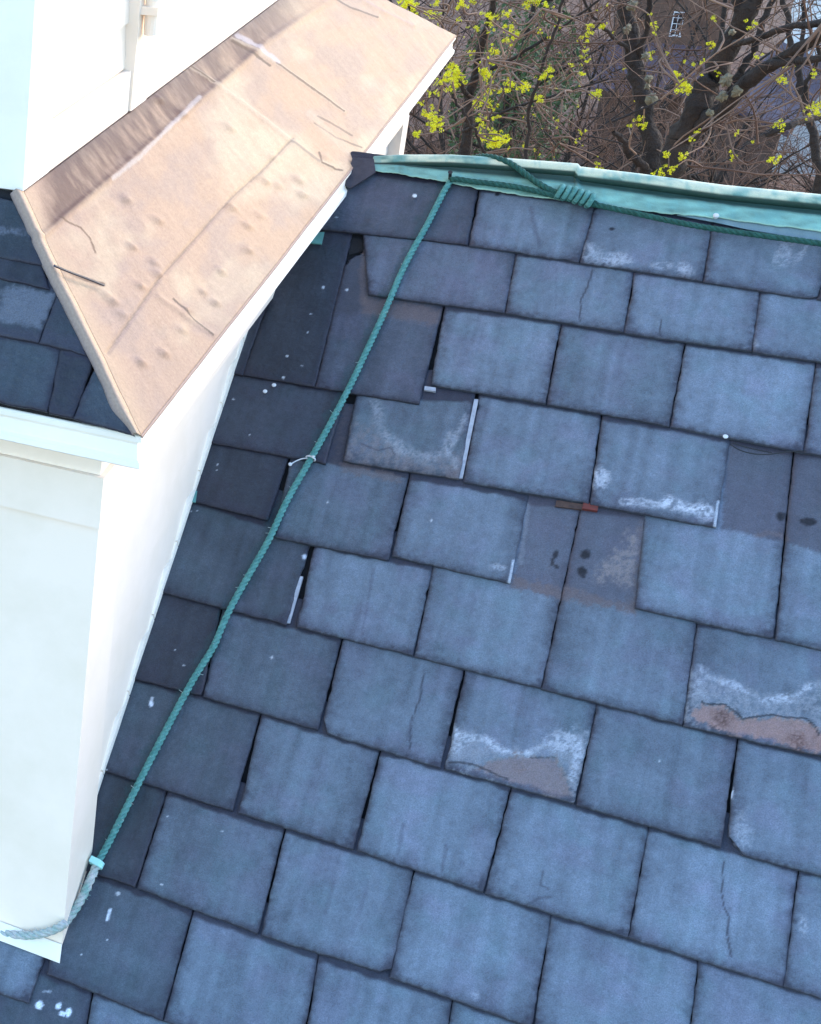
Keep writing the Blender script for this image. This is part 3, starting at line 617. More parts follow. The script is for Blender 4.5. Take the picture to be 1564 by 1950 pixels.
sweep('fascia', [(-.01, -.001), (-.001, -.003), (.001, -.006), (.001, -.013), (-.005, -.015), (-.006, -.020), (-.003, -.042), (.002, -.046), (.003, -.055), (-.001, -.058), (-.035, -.060), (-.16, -.062)], M_paint2, plan)
# frieze, walls, pilasters
sx, sxp, fy = -.708, -.675, -1.532
mb = MB()
mb.box((-2.2, fy - .004, -.142), (sxp - .004, fy + .0505, -.06)) ; mb.box((-2.2, fy - .012, -.235), (sxp + .004, fy + .0505, -.1425))
mb.box((sxp - .06, fy + .051, -.142), (sxp - .004, 1.40, -.06)); mb.box((sxp - .06, fy + .051, -.235), (sxp + .004, 1.405, -.1425))
hp(mb.build('frieze', M_paint, house))
mb = MB(); zb = -3.2
mb.box((-2.19, fy + .012, zb), (sxp - .034, 1.39, -.07)); hp(mb.build('wall', M_paint, house))
def clap(name, axis, pos, a, b, z0, z1, ex=.098, th=.015, mt=M_paint):
    mb = MB(); z = z0
    while z < z1:
        zt = min(z + ex, z1); h0 = th; h1 = th * (1 - (zt - z) / ex) + .001
        if axis == 'x': V = [(pos, a, z), (pos + h0, a, z), (pos + h1, a, zt), (pos, a, zt), (pos, b, z), (pos + h0, b, z), (pos + h1, b, zt), (pos, b, zt)]; F = [(0, 1, 2, 3)[::-1], (4, 5, 6, 7), (0, 4, 5, 1)[::-1], (1, 5, 6, 2)[::-1], (2, 6, 7, 3)[::-1]]
        else: V = [(a, pos, z), (a, pos - h0, z), (a, pos - h1, zt), (a, pos, zt), (b, pos, z), (b, pos - h0, z), (b, pos - h1, zt), (b, pos, zt)]; F = [(0, 1, 2, 3), (4, 5, 6, 7)[::-1], (0, 4, 5, 1), (1, 5, 6, 2), (2, 6, 7, 3)]
        mb.add(V, [f[::-1] if axis == 'x' else f[::-1] for f in F]); z = zt
    return hp(mb.build(name, mt, house))
clap('siding', 'x', sxp - .0335, -1.39, 1.32, -1.5, -.228, th=.008)
clap('siding', 'y', fy + .0115, -2.19, -.86, -2.2, -.238)
mb = MB(); mb.box((sxp - .0335, fy, -1.35), (sxp, -1.385, -.229)); mb.box((-.852, fy, -1.35), (sxp - .0335, fy + .0115, -.237)); hp(mb.build('corner_board', M_paint, house))
mb = MB(); mb.box((sxp - .034, 1.30, -2.), (sxp + .006, 1.402, -.229)); hp(mb.build('corner_board', M_paint, house))
# step flashing board where side wall meets slates
mb = MB()
for i in range(9):
    v0, v1 = .20 + i * .17, .20 + (i + 1) * .17 - .003
    hh = .013; mb = MB()
    a = roof(np.array([sxp - .036] * 2), np.array([v0, v1]), hh); 
    mb.slab([a[0], a[0] + [.013, 0, 0], a[1] + [.013, 0, 0], a[1]], NR, .022); hp(mb.build('step_flashing', M_paint2, house))
mb = MB()
a = [roof(np.array(u), np.array(v), .017) for u, v in ((-.9, 1.892), (sxp - .0, 1.892), (sxp + .006, 1.925), (-.9, 1.925))]
mb.slab([a[0], a[3], a[2], a[1]], NR, .004); hp(mb.build('apron_flashing', M_paint2, house))

# tower above
mb = MB(); mb.box((-2.2, TY0 + .02, .2), (TX - .02, TY1 + .9, 2.6)); hp(mb.build('tower_wall', M_paint, house))
clap('tower_siding', 'x', TX - .0195, -1.30, TY1 + .85, .37, 2.6, ex=.085, th=.007)
clap('tower_siding', 'y', TY0 + .0195, -2.2, TX - .09, .32, 2.6, ex=.085)
mb = MB(); mb.box((TX - .09, TY0 - .006, TZ + .003), (TX + .002, TY0 + .0195, 2.6)); mb.box((TX - .0195, TY0 + .0195, TZ + .003), (TX + .002, -1.325, 2.6)); hp(mb.build('corner_board', M_paint2, house))
mb = MB(); mb.box((TX - .0195, -1.3245, TZ + .002), (TX + .0, -.875, .366)); hp(mb.build('skirt_board', M_paint, house))
mb = MB(); mb.box((TX - .0195, -.8745, TZ + .004), (TX + .005, -.775, 2.6)); hp(mb.build('pilaster', M_paint, house))
mb = MB(); mb.tube([(TX + .02, -.845, 2.5), (TX + .02, -.845, .46), (TX + .022, -.845, .43)], .013, 14)
mb.box((TX + .003, -.866, .47), (TX + .036, -.824, .485)); mb.box((TX + .003, -.866, .53), (TX + .036, -.824, .545)); hp(mb.build('downpipe', M_paint, house))
mb = MB(); mb.box((TX - .0195, -.7745, TZ + .002), (TX + .0, TY1 + .85, .3)); hp(mb.build('skirt_board', M_paint, house))
mb = MB(); mb.slab([(-2.3, TY0 - .15, 2.6), (TX + .15, TY0 - .15, 2.6), (TX + .15, 2.0, 2.6), (-2.3, 2.0, 2.6)], (0, 0, 1), .12); hp(mb.build('tower_eave', M_paint2, house))
# house body under the main roof
mb = MB(); yb = VB * CA - .25
mb.box((-2.2, -yb, -9.5), (1.8, yb, -2.0)); hp(mb.build('body_wall', M_paint, house))
mb = MB(); zg = -yb * SA / CA
for x in (-2.2, 1.8):
    mb = MB(); mb.add([(x, -yb, -2.0), (x, yb, -2.0), (x, 0, -.12)], [(0, 1, 2)]); hp(mb.build('gable', M_paint, house))

# ---------------------------------------------------------------- rope
def strands(mb, path, r, pitch, n3=3, rs=.58, k=6):
    path = np.asarray(path); L = np.r_[0, np.cumsum(np.linalg.norm(np.diff(path, axis=0), axis=1))]
    n = int(L[-1] / .0035) + 2; t = np.linspace(0, L[-1], n); p = np.stack([np.interp(t, L, path[:, i]) for i in range(3)], 1)
    tg = np.gradient(p, axis=0); tg /= np.linalg.norm(tg, axis=1, keepdims=True); a = np.cross(tg, [.1, .2, .97]); a /= np.linalg.norm(a, axis=1, keepdims=True); b = np.cross(tg, a)
    for j in range(n3):
        th = t / pitch * 2 * math.pi + j * 2 * math.pi / n3
        q = p + r * (1 - rs) * 1.1 * (np.cos(th)[:, None] * a + np.sin(th)[:, None] * b); mb.tube(q, r * rs, k)
rope = empty('rope', tuple(onplane(np.array((858., 345.)), NR, .02)))
tag(rope, 'green twisted rope knotted at the copper ridge and running down the slates beside the dormer', 'rope')
inv = Matrix.Translation(-rope.location)
main_px = [(858, 345), (846, 364), (832, 392), (812, 432), (785, 478), (762, 524), (735, 590), (700, 665), (665, 740), (625, 815), (590, 878), (545, 955), (515, 1025), (480, 1085), (440, 1155), (418, 1205), (408, 1232), (375, 1282), (340, 1345), (305, 1412), (275, 1470), (240, 1540), (205, 1610), (187, 1642)]
P = onplane(smooth_path(main_px, 160, 2), NR, .0235); mb = MB(); strands(mb, P, .0064, .034); o = mb.build('rope_line', M_rope, rope, True); o.matrix_parent_inverse = inv
fr = [(187, 1642), (178, 1662), (162, 1700), (142, 1735), (122, 1760)]
P1 = onplane(smooth_path(fr, 40, 2), NR, .03)
P2 = onplane(smooth_path([(122, 1760), (100, 1773), (60, 1782), (20, 1780), (-60, 1768)], 40, 2), (0, 1, 0), fy - .014)
mb = MB(); strands(mb, np.vstack([P1, P2]), .0078, .045); o = mb.build('frayed_end', M_rope3, rope, True); o.matrix_parent_inverse = inv
o['label'] = 'grey frayed lower end of the rope'
fray = MB()
for i in range(46):
    q = np.vstack([P1, P2])[rng.integers(0, 78)]; dr = rng.normal(size=3); dr[2] = abs(dr[2]); dr /= np.linalg.norm(dr)
    fray.tube([q, q + dr * .006, q + dr * .011 + rng.normal(size=3) * .002], .0006, 4)
for i in range(60):
    q = P[rng.integers(3, 158)]; dr = rng.normal(size=3); dr[2] = abs(dr[2]); dr /= np.linalg.norm(dr)
    fray.tube([q, q + dr * .005, q + dr * .0095 + rng.normal(size=3) * .002], .0005, 4)
o = fray.build('loose_fibres', M_rope3, rope); o['kind'] = 'stuff'; o.matrix_parent_inverse = inv
# upper length along the apron, then the loop over the ridge, then the knot
up_px = smooth_path([(858, 343), (866, 340), (900, 346), (960, 352), (1010, 361), (1060, 374), (1130, 389), (1200, 404), (1300, 426), (1400, 442), (1500, 455), (1564, 464), (1700, 482), (1900, 508)], 160, 2)
P = onplane(up_px, NR, .031); mb = MB(); strands(mb, P, .0066, .034)
lp = [onplane(np.array(q, float), (0, 1, 0), y) for q, y in (((880, 325), .07), ((900, 300), .05), ((922, 297), .018), ((945, 300), .0), ((975, 311), -.012), ((1003, 333), -.03), ((1030, 353), -.045), ((1065, 370), -.058), ((1100, 379), -.064), ((1135, 388), -.07))]
strands(mb, smooth_path(lp, 60, 2), .0068, .034)
o = mb.build('ridge_line', M_rope2, rope, True); o.matrix_parent_inverse = inv; o['label'] = 'darker wet green length of rope along the ridge'
mb = MB()
for i, (x, y) in enumerate([(1066, 365), (1078, 368), (1090, 369), (1101, 374), (1113, 377), (1124, 382)]):
    c0 = onplane(np.array((x, y), float), NR, .037); ax = (onplane(np.array((x + 20., y + 5.)), NR, .037) - c0); ax /= np.linalg.norm(ax); ax = ax + NR * .1
    e1 = np.cross(ax, NR); e1 /= np.linalg.norm(e1); an = np.linspace(0, 2 * math.pi, 17)
    mb.tube([c0 + .0125 * (math.cos(t) * e1 + math.sin(t) * NR) + ax * .004 * math.sin(t) for t in an], .0058, 7, False)
o = mb.build('knot', M_rope, rope, True); o.matrix_parent_inverse = inv
# ties
mb = MB(); q = onplane(np.array((592., 873.)), NR, .025); dt = onplane(np.array((600., 856.)), NR, .025) - q; dt /= np.linalg.norm(dt); e1 = np.cross(dt, NR)
mb.tube([q + .009 * (math.cos(t) * e1 + math.sin(t) * NR) for t in np.linspace(0, 2 * math.pi, 15)], .0017, 6, False)
mb.tube([q + .009 * NR, q + .014 * NR + e1 * .008], .0015, 6)
o = mb.build('tie', M_nail, rope, True); o.matrix_parent_inverse = inv
mb = MB(); mb.tube(onplane(smooth_path([(594, 874), (580, 872), (565, 877), (554, 884)], 14), NR, .024), .0012, 6); mb.tube([onplane(np.array((553., 884.)), NR, .018), onplane(np.array((553., 884.)), NR, .026)], .004, 8)
o = mb.build('wire_anchor', M_nail, rope, True); o.matrix_parent_inverse = inv
mb = MB(); q = onplane(np.array((185., 1644.)), NR, .028); dt = onplane(np.array((198., 1618.)), NR, .028) - q; dt /= np.linalg.norm(dt); e1 = np.cross(dt, NR)
for f in (-.004, 0, .004): mb.tube([q + dt * f + .0105 * (math.cos(t) * e1 + math.sin(t) * NR) for t in np.linspace(0, 2 * math.pi, 15)], .003, 6, False)
mb.slab([q + NR * .009 - e1 * .012 - dt * .006, q + NR * .009 + e1 * .006 - dt * .006, q + NR * .009 + e1 * .006 + dt * .006, q + NR * .009 - e1 * .012 + dt * .006], NR, .004)
o = mb.build('clip', M_tie, rope); o.matrix_parent_inverse = inv
mb = MB(); q = onplane(np.array((857., 341.)), NR, .02); mb.tube([q, q + NR * .022, q + NR * .024], [.0035, .0035, .005], 10); o = mb.build('hook', M_wire, rope); o.matrix_parent_inverse = inv

# ---------------------------------------------------------------- ground and hillside
def gz(x, y):
    x = np.asarray(x, float); y = np.asarray(y, float)
    return -9.5 - 14 * ss(8, 75, y) + (fbm(x / 11 + 40, y / 11 + 40, 3, 4) - .5) * 3 * ss(8, 25, np.abs(y)) - 1.5 * ss(0, 40, np.abs(x))
gx = np.concatenate([np.linspace(-700, -60, 30)[:-1], np.linspace(-60, 60, 90), np.linspace(60, 700, 30)[1:]])
gy = np.concatenate([np.linspace(-300, -20, 20)[:-1], np.linspace(-20, 130, 110), np.linspace(130, 1500, 40)[1:]])
XX, YY = np.meshgrid(gx, gy, indexing='ij'); ZZ = gz(XX, YY)
M_ground = mat('leaf_litter', (.035, .013, .008), .95, c2=(.17, .078, .045), scale=2.4, bump=.5, bscale=3)
tag(mesh('ground', np.stack([XX, YY, ZZ], -1).reshape(-1, 3), grid_faces(len(gx), len(gy)), M_ground, smooth=True), kind='structure')

# ---------------------------------------------------------------- far houses
M_shing = mat('weathered_shingle', (.14, .082, .058), .9, c2=(.10, .058, .042), scale=1.5, bump=.5, bscale=8)
M_far_roof = mat('far_roof', (.12, .085, .10), .85, c2=(.075, .055, .075), scale=.8, bump=.5, bscale=6)
M_far_white = mat('far_white', (.78, .76, .76), .7, c2=(.6, .57, .58), scale=.8)
M_pane = mat('window_pane', (.02, .012, .014), .6)
fh = empty('far_house', tuple(at(np.array((1290., 95.)), 92)))
tag(fh, 'brown shingled house beyond the trees with one small white framed window', 'house')
o0 = np.array(fh.location); inv2 = Matrix.Translation(-fh.location)
def fb(name, a, b, mt, par=fh, iv=inv2):
    mb = MB(); mb.box(tuple(np.minimum(a, b)), tuple(np.maximum(a, b))); o = mb.build(name, mt, par); o.matrix_parent_inverse = iv; return o
pw = lambda x, y: onplane(np.array((x, y), float), (0, 1, 0), o0[1])
a = pw(1178, 0); b = pw(1385, 0); zw = pw(1290, 96)[2]
fb('wall', (a[0], o0[1], zw - 6), (b[0], o0[1] + 7, zw + 9), M_shing)
mb = MB(); mb.slab([(a[0] - .4, o0[1] - 3.4, zw - 1.4), (b[0] + .3, o0[1] - 3.4, zw - 1.4), (b[0] + .3, o0[1] - .02, zw + .15), (a[0] - .4, o0[1] - .02, zw + .15)], (0, 0, 1), .12)
o = mb.build('porch_roof', M_far_roof, fh); o.matrix_parent_inverse = inv2
wl, wr, wt, wb = pw(1276, 60)[0], pw(1297, 60)[0], pw(1290, 22)[2], pw(1290, 68)[2]
fr_ = MB(); t_ = (wr - wl) * .10; y_ = o0[1] - .08
for q in (((wl, wb), (wl + t_, wt)), ((wr - t_, wb), (wr, wt)), ((wl + t_, wt - t_), (wr - t_, wt)), ((wl - t_, wb - t_), (wr + t_, wb + t_))): fr_.box((q[0][0], y_, q[0][1]), (q[1][0], y_ + .1, q[1][1]))
wx = (wl + wr) / 2; tt_ = t_ * .28; fr_.box((wx - tt_, y_ + .02, wb), (wx + tt_, y_ + .06, wt))
for f in (.25, .5, .75): fr_.box((wl, y_ + .025, wb + (wt - wb) * f - tt_), (wr, y_ + .055, wb + (wt - wb) * f + tt_))
wf = fr_.build('window', M_far_white, fh); wf.matrix_parent_inverse = inv2
mb = MB(); mb.box((wl, y_ + .06, wb), (wr, y_ + .075, wt)); o = mb.build('pane', M_pane, wf)
# low roof further down
gh = empty('low_house', tuple(at(np.array((1400., 260.)), 70))); inv3 = Matrix.Translation(-gh.location); o1 = np.array(gh.location)
tag(gh, 'low dark roofed outbuilding among the trunks down the hill', 'outbuilding')
mb = MB(); q1 = lambda x, y: onplane(np.array((x, y), float), (0, 1, 0), o1[1])
pk, e_l, e_r = q1(1380, 205), q1(1325, 300), q1(1500, 262)
mb.slab([e_l, pk, pk + [1.5, 9, .5], e_l + [1.5, 9, .5]], (0, 0, 1), .2); mb.slab([pk, e_r, e_r + [1.5, 9, .5], pk + [1.5, 9, .5]], (0, 0, 1), .2)
o = mb.build('roof', M_far_roof, gh); o.matrix_parent_inverse = inv3
mb = MB(); mb.add([e_l + [.2, .3, 0], e_r + [-.2, .3, 0], e_r + [-.2, .3, -5], e_l + [.2, .3, -5], pk + [0, .3, -.1]], [(3, 2, 1, 4, 0)]); mb.box(tuple(e_l + [.3, .35, -5]), (e_r[0] - .3, e_l[1] + 8, e_r[2] - .3))
o = mb.build('wall', M_shing, gh); o.matrix_parent_inverse = inv3
wh = empty('white_house', tuple(at(np.array((1570., 200.)), 80))); inv4 = Matrix.Translation(-wh.location); o2_ = np.array(wh.location)
tag(wh, 'white clapboard house glimpsed through branches at the upper right', 'house')
xa = onplane(np.array((1503., 120.)), (0, 1, 0), o2_[1])[0]; zt_ = onplane(np.array((1564., 240.)), (0, 1, 0), o2_[1])[2]
fb('wall', (xa, o2_[1], zt_ - 2), (xa + 8, o2_[1] + 8, zt_ + 14), M_far_white, wh, inv4)
for k in range(2):
    fb('window', (xa + .9 + k * 2.4, o2_[1] - .06, zt_ + 3.5), (xa + 1.9 + k * 2.4, o2_[1] + .02, zt_ + 5.5), M_pane, wh, inv4)
mb = MB(); mb.slab([(xa - .4, o2_[1] - .5, zt_ + 14), (xa + 8.4, o2_[1] - .5, zt_ + 14), (xa + 8.4, o2_[1] + 4, zt_ + 18), (xa - .4, o2_[1] + 4, zt_ + 18)], (0, 0, 1), .2); o = mb.build('roof', M_far_roof, wh); o.matrix_parent_inverse = inv4

# ---------------------------------------------------------------- trees
class Tubes:
    """many thin tubes gathered as arrays"""
    def __init__(s): s.V = []; s.F = []; s.n = 0
    def add(s, pts, r, k=4):
        pts = np.asarray(pts, float); n = len(pts); r = np.broadcast_to(r, (n,))
        t = np.gradient(pts, axis=0); t /= np.linalg.norm(t, axis=1, keepdims=True) + 1e-9
        a = np.cross(t, [.31, .22, .92]); a /= np.linalg.norm(a, axis=1, keepdims=True) + 1e-9; b = np.cross(t, a)
        an = np.arange(k) / k * 2 * math.pi
        V = pts[:, None] + r[:, None, None] * (np.cos(an)[None, :, None] * a[:, None] + np.sin(an)[None, :, None] * b[:, None])
        if k >= 10: V = V + (V - pts[:, None]) * ((fbm(np.arange(n)[:, None] * .9 + np.zeros((1, k)), np.arange(k)[None] * 1.7 + np.zeros((n, 1)), int(abs(pts[0, 0]) * 50) % 97, 3) - .5) * .5)[..., None]
        i, j = np.meshgrid(np.arange(n - 1), np.arange(k), indexing='ij')
        F = np.stack([i * k + j, i * k + (j + 1) % k, (i + 1) * k + (j + 1) % k, (i + 1) * k + j], -1).reshape(-1, 4) + s.n
        s.V.append(V.reshape(-1, 3)); s.F.append(F); s.n += n * k
    def build(s, name, mt, parent):
        V = np.vstack(s.V); F = np.vstack(s.F); me = bpy.data.meshes.new(name)
        me.vertices.add(len(V)); me.vertices.foreach_set('co', V.ravel()); me.loops.add(F.size); me.loops.foreach_set('vertex_index', F.ravel().astype(np.int32))
        me.polygons.add(len(F)); me.polygons.foreach_set('loop_start', np.arange(0, F.size, 4, dtype=np.int32)); me.polygons.foreach_set('use_smooth', np.ones(len(F), bool))
        me.update(calc_edges=True); return link(me, name, parent, [mt])
def wander(p, d, L, n, bend, rg, lift=.0):
    pts = [p]; d = d / np.linalg.norm(d); st = L / n
    for i in range(n):
        d = d + rg.normal(size=3) * bend + np.array([0, 0, lift]); d /= np.linalg.norm(d); p = p + d * st; pts.append(p)
    return np.array(pts)
def twigs(tb, path, r0, rg, dens, L, level, rmin=.0016, spread=1.):
    seglen = np.r_[0, np.cumsum(np.linalg.norm(np.diff(path, axis=0), axis=1))]
    k = max(1, int(seglen[-1] * dens))
    for q in rg.random(k):
        t = q * seglen[-1]; i = min(np.searchsorted(seglen, t), len(path) - 1); p = path[i - 1] + (path[i] - path[i - 1]) * rg.random() if i else path[0]
        dm = path[i] - path[i - 1] if i else path[1] - path[0]; dm = dm / (np.linalg.norm(dm) + 1e-9)
        d = dm * .6 + rg.normal(size=3) * spread * .8 + np.array([0, 0, .15]); l = L * rg.uniform(.45, 1.1)
        r = max(r0 * rg.uniform(.6, 1.2), rmin); n = 7 if level else 5
        w_ = wander(p, d, l, n, .10, rg, .02); tb.add(w_, np.linspace(r, max(r * .35, rmin * .7), n + 1), 4 if r > .004 else 3)
        if level: twigs(tb, w_, r * .55, rg, dens * 1.25, l * .5, level - 1, rmin, spread)
BL_all = []
def px_limb(pts, depths, widths, n=26):
    px = smooth_path(np.column_stack([np.array(pts, float), np.array(depths, float), np.array(widths, float)]), n, 2)
    P = at(px[:, :2], 1.) ; P = C + (P - C) * px[:, 2:3]; r = px[:, 3] * .5 / CF * px[:, 2] * .84
    P = P + (fbm(np.arange(n) * .5, np.arange(n) * 0., int(pts[0][0]) + 5, 3) - .5)[:, None] * .05 * np.array([1, 0, .5])
    return P, r
def flowering(name, label, limbs, trunk_mat, dens, seed, bl, Lt=1.0, foot=None, lichen=()):
    rg = np.random.default_rng(seed)
    P0, r0 = px_limb(*limbs[0]); low = P0[np.argmin(P0[:, 2])]; base = np.array([low[0] + .2, low[1] + .1, float(gz(low[0], low[1])) - .2])
    root = empty(name, tuple(base)); tag(root, label, 'tree', 'flowering trees beyond the ridge'); inv = Matrix.Translation(-root.location)
    tr = Tubes(); tw = Tubes(); bigs = []
    for i, lb in enumerate(limbs):
        P, r = px_limb(*lb)
        if i == 0:
            if P[0, 2] < P[-1, 2]: P, r = P[::-1], r[::-1]
            f = np.linspace(0, 1, 9)[1:, None]; ext = P[-1] * (1 - f) + base * f; P = np.vstack([P, ext]); r = np.r_[r, r[-1] * np.linspace(1.05, 1.7, 8)]
        P = P + rg.normal(size=P.shape) * r[:, None] * .07
        tr.add(P, r * (1 + rg.normal(size=len(r)) * .07), 12); bigs.append(P)
        twigs(tw, P[:26], .0062, rg, dens * 1.5, Lt, 2, .0017)
    o = tr.build('trunk', trunk_mat, root); o.matrix_parent_inverse = inv
    # blossoms on stalks reaching back to the nearest limb
    allp = np.vstack(bigs + [v for v in tw.V]) if tw.V else np.vstack(bigs)
    allp = allp[::7]
    V = []; F = []
    for (x, y, sz) in bl:
        dp = rg.uniform(10.5, 13.5); c = at(np.array((x, y), float), dp)
        dn = np.linalg.norm(allp - c, axis=1); q = allp[np.argmin(dn)]
        mid = (c + q) / 2 + rg.normal(size=3) * .12 * min(1, dn.min() + .1)
        tw.add(smooth_path([q, mid, c - (c - mid) * .05], 8, 1), np.linspace(.006, .0035, 8), 4)
        R_ = sz * .5 / CF * dp
        nb = max(4, int(sz / 2.2)); subs = c + rg.normal(size=(nb, 3)) * R_ * .45
        for sc in subs:
            for _ in range(20):
                dv = rg.normal(size=3); dv /= np.linalg.norm(dv); p = sc + dv * R_ * .42 * rg.uniform(.4, 1)
                a = rg.normal(size=3); a -= a @ dv * dv * .6; a /= np.linalg.norm(a); b = np.cross(dv, a); s_ = R_ * .15 * rg.uniform(.6, 1.3)
                k0 = len(V); V += [p - a * s_, p + b * s_ * .7, p + a * s_, p - b * s_ * .7 + dv * s_ * .4]; F.append((k0, k0 + 1, k0 + 2, k0 + 3))
    o = tw.build('twigs', M_twig, root); o.matrix_parent_inverse = inv
    o = mesh('blossoms', V, F, M_bloss, root); o.matrix_parent_inverse = inv
    if lichen:
        for (x, y, rr, dp) in lichen:
            mb = MB(); c = at(np.array((x, y), float), dp); nrm = (C - c) / np.linalg.norm(C - c); e = np.cross(nrm, [0, 0, 1]); e /= np.linalg.norm(e); g = np.cross(e, nrm); k0 = 16; R_ = rr / CF * dp
            ring = [c + nrm * .0 + (e * math.cos(t) + g * math.sin(t) * 1.2) * R_ * rg.uniform(.65, 1.15) for t in np.linspace(0, 2 * math.pi, k0, endpoint=False)]
            inner = [c + nrm * .03 * rg.uniform(.6, 1.2) + (k - c) * .55 for k in ring]
            mb.add([c + nrm * .03] + inner + ring, [(0, 1 + i, 1 + (i + 1) % k0) for i in range(k0)] + [(1 + i, 1 + k0 + i, 1 + k0 + (i + 1) % k0, 1 + (i + 1) % k0) for i in range(k0)])
            o = mb.build('lichen_patch', M_lichen, root); o.matrix_parent_inverse = inv
    return root
b4 = [(110,75,16),(195,90,16),(270,30,15),(265,130,14),(455,30,20),(535,15,14),(425,145,9),(560,210,12),(645,125,17),(675,128,14),(740,120,13),(790,97,15),(680,175,15),(800,200,15),(845,260,18),(775,305,14),(530,385,14),(685,392,14),(715,388,14),(380,495,18),(400,540,22),(375,580,20),(405,600,20),(400,640,20),(440,575,16),(300,590,16),(280,600,13),(620,475,14),(690,485,16),(625,540,20),(645,550,14),(660,595,13),(645,685,15),(730,675,12),(795,630,20),(910,652,20),(935,645,12),(260,690,13),(210,688,9),(165,775,12),(495,740,12),(565,745,14),(550,785,14),(660,775,18),(205,850,18),(225,875,16),(290,880,17),(262,930,20),(245,950,15),(120,985,15),(118,1010,13),(580,880,15),(705,865,13),(590,930,14),(600,1000,20),(680,985,13),(695,1040,24),(720,1020,16),(765,1055,18),(690,1070,16),(915,1090,12),(1025,730,16),(1040,750,13),(1115,515,15),(1065,565,14),(1090,568,14),(1275,495,13),(1335,540,12),(1375,380,11),(1355,425,11),(1380,460,10),(1400,200,13),(1395,242,12),(1360,265,12),(1365,305,15),(1500,190,14),(1460,685,19),(1175,190,10),(1020,230,10),(985,15,22),(940,8,12),(1105,45,11),(650,240,7),(1100,280,6),(990,850,7),(1165,890,8),(1355,980,11),(1300,1045,9),(1460,1240,13),(30,20,22),(60,10,20),(10,50,14)]
b5 = [(175,245,14),(325,195,13),(295,105,7),(315,245,9),(750,140,11),(1030,140,13),(1050,175,15),(755,340,14),(290,410,13),(420,390,9),(540,455,8),(625,475,10),(680,470,10),(670,548,9),(470,565,13),(495,558,12),(520,640,18),(555,655,20),(570,668,12),(800,540,10),(1085,415,13),(205,755,12),(200,885,14),(215,900,13),(240,930,14),(130,940,10),(585,890,13),(635,985,10),(590,1040,10),(940,990,10),(1295,490,12),(1315,500,9),(1290,600,15),(1260,570,9),(1510,550,12),(1520,815,16),(1550,790,14),(1465,855,11),(1260,925,16),(910,1165,13),(1205,1185,15),(400,1140,14),(535,1165,14),(430,1260,14),(355,1290,14),(350,1275,10),(485,1240,8),(100,510,6),(1055,1050,7)]
bl4 = [(764 + x / 3.91, y / 3.91, s * 1.12) for x, y, s in b4]; bl4 += [(float(rng.uniform(795, 1180)), float(rng.uniform(0, 300)), float(rng.uniform(3.5, 7))) for _ in range(70)]; bl5 = [(1164 + x / 3.91, y / 3.91, s * 1.12) for x, y, s in b5]
flowering('maple_tree', 'flowering tree full of fine twigs and yellow green blossoms just right of the dormer roof',
    [([(880, 330), (890, 250), (900, 150), (925, 60), (950, -60)], [12.6, 12.5, 12.4, 12.2, 12], [22, 19, 15, 12, 8]),
     ([(895, 190), (860, 120), (800, 40), (760, -30)], [12.4, 12.1, 11.8, 11.5], [9, 8, 6, 5]), ([(900, 150), (980, 110), (1060, 60), (1140, 0)], [12.3, 12.1, 12, 11.8], [8, 7, 5, 4]),
     ([(885, 250), (930, 225), (990, 200), (1080, 175), (1160, 150)], [12.5, 12.2, 12, 11.8, 11.7], [7, 6, 5, 4, 3]), ([(1003, 330), (1005, 250), (1008, 195), (1035, 110), (1075, 0)], [11.6, 11.6, 11.5, 11.4, 11.3], [7, 7, 6, 5, 5]), ([(860, 180), (900, 245), (935, 300)], [11, 11.1, 11.2], [5, 6, 6])],
    M_bark, 2.6, 11, bl4, 1.15)
flowering('maple_tree', 'upright lichen spotted tree trunk forking left of the leaning trunk',
    [([(1183, -40), (1192, 30), (1208, 90), (1218, 150), (1230, 220), (1243, 300), (1250, 380)], [13] * 7, [24, 26, 26, 27, 30, 34, 38]),
     ([(1215, 120), (1230, 60), (1240, 0), (1245, -50)], [13, 12.9, 12.8, 12.7], [12, 10, 9, 8]), ([(1235, 330), (1200, 290), (1170, 250)], [12.9, 12.8, 12.7], [17, 14, 9]), ([(1212, 110), (1150, 60), (1100, -20)], [13, 12.8, 12.6], [8, 6, 5]),
     ([(1165, 232), (1230, 205), (1262, 188)], [11.2, 11.2, 11.3], [5, 4, 3])],
    M_bark, 2.2, 12, bl5[:27], 1.1, lichen=[(1236, 150, 6, 12.8), (1242, 188, 9, 12.8), (1233, 165, 5, 12.8), (1230, 108, 7, 12.8), (1195, 55, 7, 12.8), (1205, 10, 9, 12.8)])
